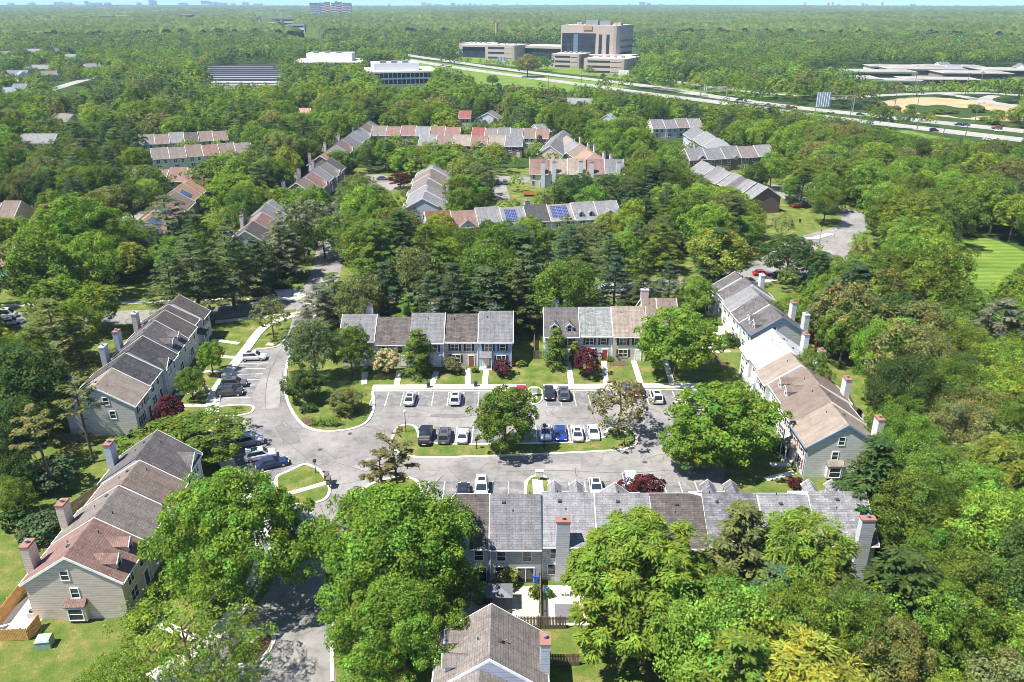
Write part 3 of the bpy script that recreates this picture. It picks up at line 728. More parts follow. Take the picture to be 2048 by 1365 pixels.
rowh([(1284, 598), (1312, 598), (1350, 598)], 8.9, [
    dict(roof=BRN, wall=SBEI, ch=.5, mott=.08, cap=0, label='brown-roofed townhouse set back behind the tan-roofed beige one', s=0),
    dict(roof=BRN, wall=SBEI, mott=.08, label='brown-roofed end townhouse mostly hidden by the big round maple', s=0)], '', gD)
gE = 'white-fronted townhouses with mottled roofs in the upper side row'
_, WID['E'] = rowh([(1473, 544), (1485, 556), (1499, 572), (1517, 592), (1538, 612), (1563, 636)], 8.6, [
    dict(roof=CHAR, wall=SWHT, mott=.4, porch=1, ch=.5, cap=0, r=8.5, label='mottled-roofed white townhouse at the street end, with a small porch roof', s=.2),
    dict(roof=CHAR, wall=SWHT, mott=.4, r=8.7, s=-.5, label='second mottled-roofed white townhouse, narrow, beside the pale grey roof'),
    dict(roof=LG, wall=SWHT, mott=.1, r=8.5, s=.1, label='white townhouse with a plain pale grey roof between mottled roofs'),
    dict(roof=CHAR, wall=SWHT, mott=.4, r=8.8, s=.1, ch=.8, label='mottled-roofed white townhouse next to the two small dormers'),
    dict(roof=CHAR, wall=(.60, .61, .63), dorm=2, mott=.2, ch=.75, trim=(.07, .16, .32), cap=0, r=8.6, s=-.1, label='end townhouse with blue gable trim and two dormers over the white roof')],
    '', gE)
gF = 'townhouses with white and tan roofs in the lower side row'
_, WID['F'] = rowh([(1547, 661), (1565, 683), (1583, 706), (1605, 733), (1634, 770), (1668, 808), (1704, 852)], 8.6, [
    dict(roof=WHT, wall=SWHT, mott=.05, r=8.7, s=.1, ch=.4, label='white-roofed townhouse below the blue-trimmed gable'),
    dict(roof=WHT, wall=SGREY, mott=.05, r=8.4, s=-.4, ch=.7, porch=1, label='second white-roofed townhouse, with rusty-capped chimney'),
    dict(roof=TAN, wall=SWHT, mott=.1, r=8.7, s=.3, label='tan-roofed townhouse next to the white roofs', shut=BLK),
    dict(roof=BRN, wall=SGREY, mott=.1, dorm=2, r=8.4, s=-.4, ch=.6, label='brown-roofed townhouse with two white dormers in the lower side row'),
    dict(roof=BRN, wall=SWHT, mott=.1, r=8.7, s=.2, label='plain brown-roofed townhouse next to the big end gable', shut=BLK),
    dict(roof=TAN, wall=(.65, .65, .66), mott=.12, r=8.7, s=.5, ch=.7, bay=1, shut=RED, porch=1, dside=0, trim=(.10, .20, .36), endy=-.5, label='large grey end gable with bay window and red shutters, light brown roof')],
    '', gF)
gG = 'row of townhouses seen from their back gardens'
_, WID['G'] = rowh([(1728, 990), (1614, 990), (1513, 990), (1402, 990), (1297, 990), (1187, 990), (1081, 990), (979, 990), (908, 990)], 8.6, [
    dict(roof=LG, wall=SBLUE, dorm=2, ch=.24, mott=.3, r=8.8, s=.3, label='light grey-roofed end townhouse with two dormers beyond its ridge, by the woods'),
    dict(roof=(.24, .24, .255), wall=SBLUE, mott=.12, r=8.5, s=-.2, label='smooth grey-roofed townhouse behind the bright locust sapling'),
    dict(roof=(.17, .17, .19), wall=SGREY, dorm=2, ch=.45, mott=.35, r=8.5, s=.2, cap=0, label='mottled slate-coloured roof with two dormers beyond its ridge, beside the feathery larch'),
    dict(roof=DKB, wall=(.44, .43, .40), mott=.25, r=8.4, s=-.2, label='dark brown-roofed townhouse seen from behind, beside the bright locust tree'),
    dict(roof=LG, wall=SGREY, mott=.15, r=8.7, s=.0, fg=3.4, fgx=.5, label='pale grey speckled roof with a front gable peak, behind the bright locust tree'),
    dict(roof=(.25, .25, .265), wall=SBLUE, ch=.62, mott=.12, dorm=2, r=8.7, s=.1, label='grey-roofed townhouse with tall siding chimney and white patio chairs'),
    dict(roof=(.18, .18, .195), wall=(.46, .49, .50), mott=.12, r=8.9, s=-.4, label='dark grey-roofed townhouse with paved patio and round golden bush'),
    dict(roof=DKB, wall=SBLUE, mott=.25, ch=.70, r=8.3, s=-.3, cht=8.0, cap=0, label='dark brown end roof half hidden by the big maple, toys on its patio')],
    '', gG)
gH = 'grey-brown-roofed houses at the bottom edge'
rowh([(983, 1213), (979, 1322), (975, 1450)], 8.8, [
    dict(roof=GBR, wall=SBLUE, dorm=2, ch=.62, mott=.12, r=8.8, d=5.0, label='grey-brown-roofed house with two dormers and tall chimney at the bottom edge', venty=1.5),
    dict(roof=GBR, wall=SGREY, mott=.12, r=7.6, e=4.7, s=.9, label='lower grey-brown roof with a white gable triangle at the bottom edge')],
    '', gH)

# ---- mid-distance rows
def midrow(px, n, roofs, desc, wall=SBEI, front='front', z=8.8, wm=None, ch=False, opts=None, gz=0.0, hid=None, endn='its far end'):
    """two ridge end points in px; n equal units"""
    A = G(*px[0], z + gz); B = G(*px[1], z + gz); pts = []
    for i in range(n + 1):
        q = A.lerp(B, i / n); pts.append(P(q.x, q.y, z + gz))
    us = []
    for i in range(n):
        rc = roofs[i % len(roofs)]
        p = dict(roof=rc, wall=wall if not isinstance(wall, list) else wall[i % len(wall)], mott=.08, r=z + (0, -.25, .2, -.1)[i % 4], s=(0, .5, -.3, .3, -.5)[i % 5], lod=2, face=front, wm=wm, vent=0)
        if ch: p['ch'] = .7 if i % 2 else .3; p['chm'] = siding(SWHT)
        if opts and i in opts: p.update(opts[i])
        us.append(p)
    cn = {PINK: 'reddish brown', BRN: 'brown', TAN: 'tan', LG: 'pale grey', GR: 'grey', CHAR: 'charcoal', GBR: 'grey-brown', DK: 'black', DKB: 'dark brown'}
    def lab(i):
        c = cn.get(us[i]['roof'], 'orange-tan' if us[i]['roof'][0] > .30 else 'grey'); f = []
        if us[i].get('solar'): f.append('solar-panelled')
        if us[i].get('fg'): f.append('gable-fronted')
        return f"{' '.join(f + [c])}-roofed townhouse, {ordn(i)} from {endn}, {desc}"
    return rowh(pts, z, us, '', 'townhouses in ' + desc, gz=gz, labels=lab)
OR = (.345, .225, .155)
BRK = brick((.12, .07, .055)); TBR = brick((.24, .15, .10))
midrow([(278, 270), (452, 261)], 6, [GBR, BRN, LG, DKB, BRN, BRN], 'the back of the twin row', endn='the pine end')
midrow([(301, 297), (499, 284)], 6, [GBR, GBR, BRN, PINK, BRN, GBR], 'the pale blue twin row', wall=[SWHT, SBLUE, SWHT, SBEI], endn='the pine end')
midrow([(268, 337), (412, 337)], 4, [GBR, BRN, PINK, PINK], 'the half-hidden brown row', endn='the shaded end')
midrow([(255, 462), (385, 352)], 6, [GBR, OR, OR, BRN, OR, OR], 'the solar brick row', wm=TBR, endn='the near shaded lane',
       opts={0: dict(), 1: dict(solar=((.6, .8, 3, 3, 'f'),)), 2: dict(solar=((.6, .8, 3, 3, 'f'),)), 4: dict(solar=((.6, 1.4, 3, 3, 'f'),))})
midrow([(490, 462), (548, 392)], 4, [DKB, PINK, LG, LG], 'the near diagonal row', wall=SGREY, ch=True, endn='the near gable')
midrow([(592, 366), (664, 316)], 5, [BRN, PINK, LG, GBR, DKB], 'the middle diagonal row', wm=BRK, ch=True, endn='the near gable', opts={1: dict(fg=3.5), 3: dict(fg=3.5)})
midrow([(640, 312), (742, 240)], 8, [OR, LG, PINK, GR, LG, LG, BRN, GR], 'the far diagonal row', wm=BRK, ch=True, endn='the orange gable', opts={2: dict(fg=3.5), 5: dict(fg=3.5)})
midrow([(746, 252), (921, 254)], 6, [GBR, PINK, PINK, LG, PINK, PINK], 'the long reddish back row', endn='the diagonal row')
midrow([(946, 256), (1098, 258)], 6, [(.26, .10, .085), GBR, GR, GR, BRN, PINK], 'the bright red roof row', endn='the bright red roof')
midrow([(841, 270), (1046, 273)], 6, [LG, BRN, TAN, PINK, TAN, GR], 'the hidden brick row', wm=BRK, endn='its hidden end', opts={3: dict(fg=4), 5: dict(s=0)})
midrow([(1134, 272), (1205, 318)], 5, [TAN, LG, BRN, OR, PINK], 'the short orange-roofed row', wall=SBLUE, ch=True, endn='its far point')
midrow([(1246, 319), (1060, 318)], 5, [GR, PINK, TAN, TAN, PINK], 'the orange deck row', wall=SCRM, front='rear', ch=True, endn='the woods', z=9.6)
midrow([(868, 327), (845, 396)], 6, [LG, BRN, GBR, GBR, LG, LG], 'the stepped grey row', wall=SBLUE, ch=True, endn='its far gable', opts={i: dict(d=6.2) for i in range(6)})
midrow([(850, 424), (1231, 401)], 8, [DKB, PINK, LG, LG, DK, TAN, LG, LG], 'the solar panel row', wall=SBLUE, endn='the dark brown roof', ch=False,
       opts={1: dict(fg=5, fgx=.55), 3: dict(solar=((1.2, .9, 2, 4, 'f'),)), 5: dict(solar=((.7, .6, 3, 4, 'f'),)), 6: dict(dorm=2), 7: dict(fg=5.2, fgx=.5), 0: dict(roof=(.2, .09, .07)), 4: dict(ch=.4)})
midrow([(1300, 240), (1397, 237)], 4, [GR, GR, GBR, LG], 'the grey highway row', wall=[SBEI, SBLUE], endn='the hidden end')
midrow([(1390, 253), (1458, 289)], 6, [GR, GR, LG, LG, LG, LG], 'the pale stepped row', wall=SBLUE, endn='the highway')
midrow([(1370, 298), (1539, 290)], 5, [GR, GR, GR, GBR, LG], 'the brick row with small pediments', wm=BRK, endn='its hidden end', opts={0: dict(fg=4), 2: dict(fg=2.4), 4: dict(fg=3.6)})
midrow([(1404, 322), (1534, 374)], 8, [LG, LG, GR, LG, LG, CHAR, LG, LG], 'the long pale row', wm=BRK, endn='the woods')
midrow([(-60, 404), (40, 404)], 3, [BRN, PINK, BRN], 'the edge row by the maple', endn='the frame edge')
midrow([(-60, 488), (32, 488)], 2, [BRN, PINK], 'the white-walled parasol pair', wall=SWHT, endn='the frame edge')
midrow([(1100, 292), (1125, 260)], 2, [GR, GR], 'the hidden grey pair', endn='the court')
# detached houses
def det(px, w, z, rc, wall, label, ang=0.0, d=5, fg=None, gz=0.0, wm=None):
    o = G(*px, z); o.z = 0
    p = dict(roof=rc, wall=wall, r=z, e=z - 3.2, d=d, lod=2, face='front', ends='ab', vent=0, mott=.1)
    if fg: p['fg'] = fg
    if wm: p['wm'] = wm
    house(o, R(ang), w, p, label, 'detached houses among the trees', 'house', 'house')
det((975, 226), 11, 9, GBR, SWHT, 'white gabled house peeping out behind the small flowering tree', 80, 6)
det((919, 222), 6, 11, (.26, .10, .085), SBEI, 'narrow house with a bright red roof among tall trees')
det((1135, 196), 16, 8, LG, SBLUE, 'pale blue-roofed house half hidden below the office tower', -18)
det((1214, 230), 8, 8, (.30, .36, .45), SBLUE, 'blue-grey gabled house between round maples near the highway', 70)
det((1068, 250), 9, 8, LG, SBLUE, 'pale-roofed house hidden behind the row with the bright red roof', 40)
det((600, 217), 6, 8, (.40, .24, .17), SWHT, 'small orange-roofed house above the diagonal row')
for i, (x, y, w, a, lab) in enumerate([(52, 98, 20, 0, 'grey-roofed house with a tall chimney in the far suburb'), (98, 98, 14, 40, 'house with white gable in the far suburb, beside the grey-roofed one'),
        (130, 109, 12, 30, 'pale house in the far suburb, deepest among the trees'), (0, 103, 12, 20, 'pale roof cut by the frame, in the far suburb'),
        (55, 130, 22, 0, 'wide blue-grey-roofed suburb house above the yellow bush'), (5, 141, 22, 5, 'brown-grey-roofed suburb house beside the wide one'), (40, 142, 14, -50, 'white-walled suburb house facing the yellow bush'),
        (82, 143, 12, 30, 'suburb house with pale arched roof beside the yellow bush'), (168, 128, 14, 40, 'pale suburb house at the bend of the town road'),
        (28, 168, 10, 0, 'small grey-roofed suburb house above the winding lane'), (0, 176, 10, 20, 'small blue-grey suburb house at the frame edge'),
        (112, 226, 14, -25, 'long brown-roofed house hidden in the near suburb trees'), (45, 268, 16, 0, 'brown-roofed house hidden behind the dense maples'),
        (1875, 125, 14, 20, 'grey-roofed house above the flat-roofed school'), (1893, 130, 14, 0, 'white house with porch above the flat-roofed school'), (2044, 128, 12, 70, 'white gabled house at the frame edge beyond the school')]):
    det((x, y), w, 8.5, [LG, GR, (.25, .28, .33), GBR][i % 4], [SWHT, SBLUE, SBEI][i % 3], lab, a)
# deck on the orange-deck row
dk = G(1058, 392); b = MB(); OD = plain('orange_cedar', (.55, .20, .06), .7)
b.box(-2.2, 2.2, -1.6, 1.6, 1.0, 1.15, OD); put_d = put('wooden_deck', b.mesh('wooden_deck'), None, dk); tag(put_d, 'orange cedar deck at the end of the row with rear chimneys', 'deck')
b = MB()
for x0, x1, y0, y1 in ((-2.2, 2.2, -1.6, -1.5), (-2.2, -2.1, -1.5, 1.6), (2.1, 2.2, -1.5, 1.6)): b.box(x0, x1, y0, y1, 1.15, 2.1, OD)
put('railing', b.mesh('railing'), put_d)
b = MB()
for x in (-2.1, 2.1):
    for y in (-1.5, 1.5): b.box(x - .08, x + .08, y - .08, y + .08, 0, 1.0, OD)
put('post', b.mesh('post'), put_d)
# ---------------------------------------------------------------- trees
def quads_mesh(name, c, nrm, axis, L_, W_, tone, mats=(LEAF,)):
    """c centres, nrm normals, axis long directions (n,3); rhombus leaves"""
    ax = axis - nrm * np.sum(axis * nrm, 1)[:, None]; ax /= np.linalg.norm(ax, axis=1)[:, None] + 1e-9
    bi = np.cross(nrm, ax); L_ = np.asarray(L_)[:, None]; W_ = np.asarray(W_)[:, None]
    v = np.stack([c - ax * L_ * .5, c + bi * W_ * .5 - nrm * L_ * .06, c + ax * L_ * .5, c - bi * W_ * .5 - nrm * L_ * .06], 1)
    return arr_mesh(name, v, np.repeat(tone, 4, 0), mats)
def arr_mesh(name, v, tone, mats):
    n = v.shape[0]; me = bpy.data.meshes.new(name)
    me.vertices.add(n * 4); me.vertices.foreach_set('co', v.reshape(-1).astype(np.float32))
    me.loops.add(n * 4); me.loops.foreach_set('vertex_index', np.arange(n * 4, dtype=np.int32))
    me.polygons.add(n); me.polygons.foreach_set('loop_start', np.arange(0, n * 4, 4, dtype=np.int32))
    a = me.attributes.new('tone', 'FLOAT_COLOR', 'POINT')
    t4 = np.ones((n * 4, 4), np.float32); t4[:, :3] = tone; a.data.foreach_set('color', t4.reshape(-1))
    for m in mats: me.materials.append(m)
    me.update(calc_edges=True); return me
def unit(a): return a / (np.linalg.norm(a, axis=1)[:, None] + 1e-9)
def lobes_round(g, n, R_, hz, zc, rl, low=-.75, egg=0.0):
    i = np.arange(n) + .5; z = 1 - (1 - low) * i / n; ph = i * 2.399963 + g.normal(0, .35, n)
    d = np.stack([np.sqrt(np.maximum(0, 1 - z * z)) * np.cos(ph), np.sqrt(np.maximum(0, 1 - z * z)) * np.sin(ph), z], 1)
    ang = np.arctan2(d[:, 1], d[:, 0]); p1, p2 = g.uniform(0, 6.28, 2)
    wob = 1 + .13 * np.sin(2 * ang + p1) + .10 * np.sin(3 * ang + p2 + 2 * z) + g.normal(0, .11, n)
    wob = wob * (1 - egg * np.maximum(0, z - .05))
    c = d * wob[:, None] * g.uniform(.70, .97, n)[:, None] * np.array([R_, R_, hz]); c[:, 2] = d[:, 2] * (c[:, 2] / (d[:, 2] * wob + 1e-9)) + zc if egg else c[:, 2] + zc
    r = rl * g.uniform(.65, 1.35, n); return c, r, d
def leaves_on(g, c, r, out, per, leaf, flat=.75, upb=.35, frond=False, elong=1.5, toneamp=.22, rnd=.45):
    n = len(c); k = np.repeat(np.arange(n), per); m = len(k)
    d = unit(g.normal(0, 1, (m, 3)) + out[k] * .9 + np.array([0, 0, upb])); rad = g.uniform(.45, 1.06, m) ** .6
    p = c[k] + d * (r[k] * rad)[:, None] * np.array([1, 1, flat])
    tl = 1 + g.normal(0, toneamp * .6, n); t = tl[k] * (1 + g.normal(0, toneamp, m)); t = np.clip(t, .45, 1.8)
    hue = g.normal(0, .12, m) + g.normal(0, .10, n)[k]
    tone = np.stack([t * (1 + hue), t, t * (1 - hue * .5)], 1)
    if frond:
        ax = d + np.array([0, 0, -.25]) + g.normal(0, .25, (m, 3)); nr = unit(np.array([0, 0, 1.]) + d * .4 + g.normal(0, .25, (m, 3)))
    else:
        ax = g.normal(0, 1, (m, 3)); nr = unit(d * .8 + np.array([0, 0, .45]) + g.normal(0, rnd, (m, 3)))
    s = leaf * g.uniform(.7, 1.3, m)
    return p, nr, ax, s * elong, s, np.clip(tone, .3, 2.2)
def cat_(parts): return [np.concatenate(x) for x in zip(*parts)]
def proto_round(seed, h, R_, nl, per, leaf, rl, zb=.18, egg=.12, **kw):
    g = np.random.default_rng(seed); hz = h * (1 - zb) / 2; zc = h - hz
    c, r, d = lobes_round(g, nl, R_, hz - .3, zc, rl, egg=egg)
    parts = [leaves_on(g, c, r, d, per, leaf, **kw)]
    nc = max(10, nl // 5); ci = unit(g.normal(0, 1, (nc, 3))) * g.uniform(.2, .62, nc)[:, None] * np.array([R_, R_, hz]) + np.array([0, 0, zc])
    parts.append(leaves_on(g, ci, np.full(nc, rl * 1.3), np.zeros((nc, 3)) + [0, 0, .3], max(4, per // 2), leaf * 1.5, **kw))
    return quads_mesh('crown', *cat_(parts)), trunk_mesh(g, h, R_, zb)
def trunk_mesh(g, h, R_, zb, r0=None, limbs=7, top=.8):
    b = MB(); r0 = r0 or .018 * h + .05; p = Vector((0, 0, -.2)); pts = [p]; n = 5
    for i in range(1, n + 1):
        p = Vector((g.normal(0, .02 * h * i / n), g.normal(0, .02 * h * i / n), h * top * i / n)); pts.append(p)
    for i in range(n): b.tube(pts[i], pts[i + 1], r0 * (1 - i / n * .75), r0 * (1 - (i + 1) / n * .75), BARK, 7)
    for k_ in range(limbs):
        t = g.uniform(max(.25, zb), .75); i = min(n - 1, int(t * n / top)); q = pts[i].lerp(pts[i + 1], .5); a = k_ * 2.4 + g.normal(0, .3)
        e = q + Vector((math.cos(a) * R_ * .72, math.sin(a) * R_ * .72, h * .22 + g.uniform(0, 1.2))); mid = q.lerp(e, .5) + Vector((0, 0, -.25))
        b.tube(q, mid, r0 * .42, r0 * .26, BARK, 5); b.tube(mid, e, r0 * .26, r0 * .08, BARK, 5)
    return b.mesh('trunk')
def proto_pine(seed, h, R_, per, leaf, zb=.2, lev=11, dens=6, pw=.75):
    g = np.random.default_rng(seed); C_, r_, d_ = [], [], []
    b = MB(); r0 = .017 * h + .05; b.tube((0, 0, -.2), (0, 0, h * .55), r0, r0 * .6, BARK, 7); b.tube((0, 0, h * .55), (0, 0, h * .97), r0 * .6, .05, BARK, 6)
    for i in range(lev):
        t = i / (lev - 1); z = h * (zb + (1 - zb) * t * .96); ln = R_ * (1 - t) ** pw * g.uniform(.8, 1.12) + .5; nb = dens if t < .8 else 4
        a0 = g.uniform(0, 6.28)
        for j in range(nb):
            a = a0 + j * 6.283 / nb + g.normal(0, .25); l2 = ln * g.uniform(.65, 1.12); up = g.uniform(.05, .25)
            e = Vector((math.cos(a) * l2, math.sin(a) * l2, z + l2 * up))
            b.tube((0, 0, z - .2), e, .07, .02, BARK, 4)
            ks = max(2, int(l2 / 1.0))
            for q in range(ks):
                f = .30 + .70 * (q + 1) / ks; C_.append((e.x * f + g.normal(0, .15), e.y * f + g.normal(0, .15), z + l2 * up * f + .15)); r_.append(.55 + .35 * l2 / R_ + g.uniform(0, .25)); d_.append((math.cos(a) * .5, math.sin(a) * .5, .7))
    C_.append((0, 0, h * .97)); r_.append(.6); d_.append((0, 0, 1))
    C_, r_, d_ = np.array(C_), np.array(r_), np.array(d_)
    p = leaves_on(g, C_, r_, d_, per, leaf, flat=.42, upb=.5, frond=True, elong=2.6, toneamp=.2)
    return quads_mesh('crown', *p), b.mesh('trunk')
def proto_scraggly(seed, h):
    g = np.random.default_rng(seed); b = MB(); r0 = .22; top = Vector((.5, .2, h)); b.tube((0, 0, -.2), top * .6, r0, r0 * .7, BARK, 7); b.tube(top * .6, top, r0 * .7, .06, BARK, 6)
    C_, r_, d_ = [], [], []
    for k_ in range(16):
        t = .62 + .38 * k_ / 16; q = top * t; a = k_ * 2.4; l = h * .28 * (1.15 - t) + 1.2; e = q + Vector((math.cos(a) * l, math.sin(a) * l, g.uniform(.1, .9)))
        b.tube(q, e, .07, .02, BARK, 4)
        for f in (.55, .8, 1.0): C_.append(tuple(q.lerp(e, f))); r_.append(g.uniform(.4, .75)); d_.append((0, 0, 1))
    for k_ in range(5):
        q = top * g.uniform(.3, .6); a = g.uniform(0, 6.28); b.tube(q, q + Vector((math.cos(a) * 1.6, math.sin(a) * 1.6, .2)), .05, .01, BARK, 4)
    p = leaves_on(g, np.array(C_), np.array(r_), np.array(d_), 34, .22, flat=.5, frond=True, elong=2.2)
    return quads_mesh('crown', *p), b.mesh('trunk')
def proto_bare(seed, h):
    g = np.random.default_rng(seed); b = MB()
    def rec(p, d, l, r, n):
        e = p + d * l; b.tube(p, e, r, r * .6, BARK, 4)
        if n == 0: return
        for _ in range(3): rec(p.lerp(e, g.uniform(.5, 1)), (d + Vector(g.normal(0, .45, 3))).normalized(), l * .68, r * .55, n - 1)
    rec(Vector((0, 0, -.1)), Vector((0, 0, 1)), h * .38, h * .02, 4)
    C_ = g.normal(0, 1, (24, 3)) * [h * .18, h * .18, h * .12] + [0, 0, h * .7]
    p = leaves_on(g, C_, np.full(24, .5), C_ * 0 + [0, 0, 1], 10, .22)
    return quads_mesh('crown', *p), b.mesh('trunk')

# prototypes: name -> (list of (crown, trunk), proto height, proto radius)
PROTO = {}
def P_(k, items, h, r): PROTO[k] = (items, h, r)
P_('maple', [proto_round(s, 13, 5.6, 125, 60, .28, 1.15) for s in (1, 2, 3, 4)], 13, 5.6)
P_('oak', [proto_round(s, 15, 6.4, 100, 72, .32, 1.55, zb=.22, toneamp=.28) for s in (11, 12, 13)], 15, 6.4)
P_('pine', [proto_pine(s, 16, 5.2, 30, .21) for s in (21, 22, 23)], 16, 5.2)
P_('conifer', [proto_pine(s, 14, 3.2, 26, .20, zb=.05, lev=14, dens=6, pw=.9) for s in (31, 32)], 14, 3.2)
P_('locust', [proto_round(s, 12, 4.8, 90, 34, .30, 1.15, frond=True, elong=2.4, zb=.2) for s in (41, 42)], 12, 4.8)
P_('nearmaple', [proto_round(s, 13, 5.6, 120, 150, .165, 1.15, toneamp=.28) for s in (101, 102, 103)], 13, 5.6)
P_('nearoak', [proto_round(s, 15, 6.4, 105, 180, .185, 1.5, zb=.2, toneamp=.30) for s in (111, 112, 113)], 15, 6.4)
P_('nearlocust', [proto_round(s, 12, 4.8, 120, 90, .15, 1.1, frond=True, elong=3.2, zb=.2) for s in (121, 122)], 12, 4.8)
P_('thin', [proto_round(131, 10, 8, 150, 60, .15, .9, zb=.2, toneamp=.3)], 10, 8)
P_('bigmaple', [proto_round(s, 16, 9.6, 270, 170, .215, 1.35, zb=.12, egg=.42, toneamp=.30) for s in (51, 52)], 16, 9.6)
P_('biglocust', [proto_round(55, 15, 7.3, 230, 110, .20, 1.15, frond=True, elong=3.2, zb=.05)], 15, 7.3)
P_('round', [proto_round(s, 10, 4.6, 170, 80, .20, .8, zb=.08) for s in (61, 62)], 10, 4.6)
P_('plum', [proto_round(s, 5, 2.3, 60, 42, .2, .5, zb=.12) for s in (71,)], 5, 2.3)
P_('magnolia', [proto_pine(s, 7.5, 1.9, 40, .19, zb=.04, lev=9, dens=6, pw=.6) for s in (75,)], 7.5, 1.9)
P_('sparse', [proto_round(s, 9, 4.2, 60, 34, .24, .75, zb=.25, toneamp=.3) for s in (81, 82)], 9, 4.2)
P_('scraggly', [proto_scraggly(s, 12) for s in (85, 86)], 12, 3)
P_('bare', [proto_bare(s, 9) for s in (88, 89)], 9, 3.5)
P_('shrub', [proto_round(s, 2.0, 1.1, 34, 34, .15, .36, zb=-.1) for s in (91, 92)], 2.0, 1.1)
GREENS = {'mid': (.106, .168, .027), 'bright': (.150, .232, .031), 'dark': (.060, .106, .028), 'yellow': (.195, .240, .038), 'pine': (.104, .150, .054), 'blue': (.074, .122, .052),
          'olive': (.142, .168, .050), 'tan': (.185, .195, .080), 'plum': (.090, .028, .042), 'red': (.085, .026, .028), 'fresh': (.128, .224, .029), 'cream': (.36, .35, .22), 'rust': (.150, .150, .060), 'grey': (.150, .172, .098)}
GREENS = {k_: (v_[0] * 1.20, v_[1] * 1.13, v_[2] * (1.3 if k_ not in ('plum', 'red', 'tan', 'cream') else 1)) for k_, v_ in GREENS.items()}
TREES = []; NK = {}
CNAME = {'maple': 'maple_tree', 'oak': 'oak_tree', 'pine': 'pine_tree', 'conifer': 'spruce_tree', 'locust': 'locust_tree', 'nearmaple': 'maple_tree', 'nearoak': 'oak_tree', 'nearlocust': 'locust_tree', 'thin': 'elm_tree', 'bigmaple': 'maple_tree', 'biglocust': 'locust_tree', 'round': 'maple_tree', 'plum': 'plum_tree',
         'magnolia': 'magnolia_tree', 'sparse': 'elm_tree', 'scraggly': 'scots_pine', 'bare': 'dead_tree', 'shrub': 'shrub'}
def plant(kind, x, y, h, r, color, label, group=None, z=0.0, rz=None, name=None):
    items, ph, pr = PROTO[kind]; i = NK.get(kind, 0); NK[kind] = i + 1; cr, tk = items[i % len(items)]
    nm = name or CNAME[kind]; rz = rng.uniform(0, 6.28) if rz is None else rz
    o = put(nm, None, None, (x, y, z), rz); o.scale = (r / pr, r / pr, h / ph); o.empty_display_size = .1
    tag(o, label, 'shrub' if nm == 'shrub' else 'tree', group)
    if isinstance(color, str): color = GREENS[color]
    put('crown', cr, o, color=color); put('trunk', tk, o); TREES.append((x, y, r, h)); return o
def T(cx, ytop, wpx, h, kind, color, label, group=None, name=None, rz=None):
    a = PIT + math.atan((ytop - H2) / F); D = (H - h) / math.tan(a); zc = D * CP + (H - h * .6) * SP
    x = (cx - W2) / F * zc; return plant(kind, x, D, h, wpx / 2 * zc / F, color, label, group, rz=rz, name=name)
def Tb(cx, ybase, wpx, h, kind, color, label, group=None, name=None):
    p = G(cx, ybase); zc = p.y * CP + H * SP; return plant(kind, p.x, p.y, h, wpx / 2 * zc / F, color, label, group, name=name)

T(466, 952, 320, 16, 'bigmaple', 'fresh', 'huge bright green maple shading the road beside the reddish-roofed townhouses')
T(782, 985, 345, 15.5, 'bigmaple', 'fresh', 'huge bright maple covering the dark brown end roof and its toy-strewn patio')
T(1272, 1045, 285, 15.5, 'biglocust', 'bright', 'large feathery bright yellow-green locust in front of the speckled grey roof')
T(370, 1215, 330, 10, 'thin', 'bright', 'thin light green tree beside the mulch bed at the bottom edge')
T(1357, 612, 150, 14, 'round', 'fresh', 'big round dense maple in front of the brown-roofed end townhouse')
T(1448, 770, 215, 13, 'round', 'fresh', 'broad dense maple over the parking stalls beside the white and tan roofs')
T(1395, 835, 120, 9, 'round', 'fresh', 'lower companion of the broad maple, nearer the back-garden row')
T(1011, 774, 130, 11, 'round', 'mid', 'dark round tree on the grass island between two rows of parked cars')
T(1240, 762, 135, 9.6, 'sparse', 'rust', 'sparse brownish yellow tree at the end of the grass island')
T(625, 640, 100, 12, 'maple', 'pine', 'dark tall tree on the curved lawn, closest to the entrance road')
T(700, 650, 80, 10, 'maple', 'mid', 'mid green tree in front of the grey-roofed dormer townhouse')
T(606, 738, 74, 6.2, 'round', 'dark', 'dense dark round-crowned small tree at the curved kerb')
T(691, 780, 66, 4.2, 'round', 'olive', 'flat-topped low olive tree above the clipped hedge')
T(771, 697, 55, 5.5, 'plum', 'cream', 'cream-flowering dogwood in front of the blue-grey townhouse', name='dogwood_tree')
T(836, 664, 46, 8.5, 'magnolia', 'mid', 'conical tree in front of the light blue townhouse with the gable')
T(1113, 661, 36, 7.5, 'magnolia', 'mid', 'small conical tree before the townhouse with two white dormers')
T(1150, 685, 18, 4.2, 'magnolia', 'yellow', 'slim yellow-green column beside the purple plum', name='cypress_tree')
T(1174, 697, 60, 5.5, 'plum', 'plum', 'purple plum tree by the red front door')
T(339, 790, 62, 6.4, 'plum', 'plum', 'purple plum tree beside the tan-roofed end townhouse')
T(1286, 955, 95, 5.5, 'plum', 'red', 'dark red maple rising behind the speckled grey roof')
T(1005, 720, 42, 3.2, 'plum', 'plum', 'small purple shrub tree at the tall blue townhouse')
T(904, 714, 38, 3.2, 'plum', 'rust', 'brown-leaved shrub by the beige townhouse with the brown door', name='shrub')
T(1240, 690, 34, 2.8, 'plum', 'rust', 'bronze shrub under the beige tan-roofed townhouse window', name='shrub')
T(420, 684, 56, 6.5, 'maple', 'fresh', 'small bright maple in front of the two-dormer house of the curved row')
T(380, 737, 58, 6.0, 'maple', 'mid', 'small maple beside the front gable of the curved row')
T(375, 842, 210, 6.5, 'round', 'mid', 'wide low tree spreading over the silver jeep-like car')
T(541, 595, 80, 9, 'sparse', 'olive', 'small spreading tree with reddish tips on the corner lawn')
T(455, 455, 130, 19, 'pine', 'pine', 'tall white pine with bare trunk at the end of the curved row')
T(385, 470, 140, 19, 'pine', 'pine', 'broad white pine behind the dark brown end roof')
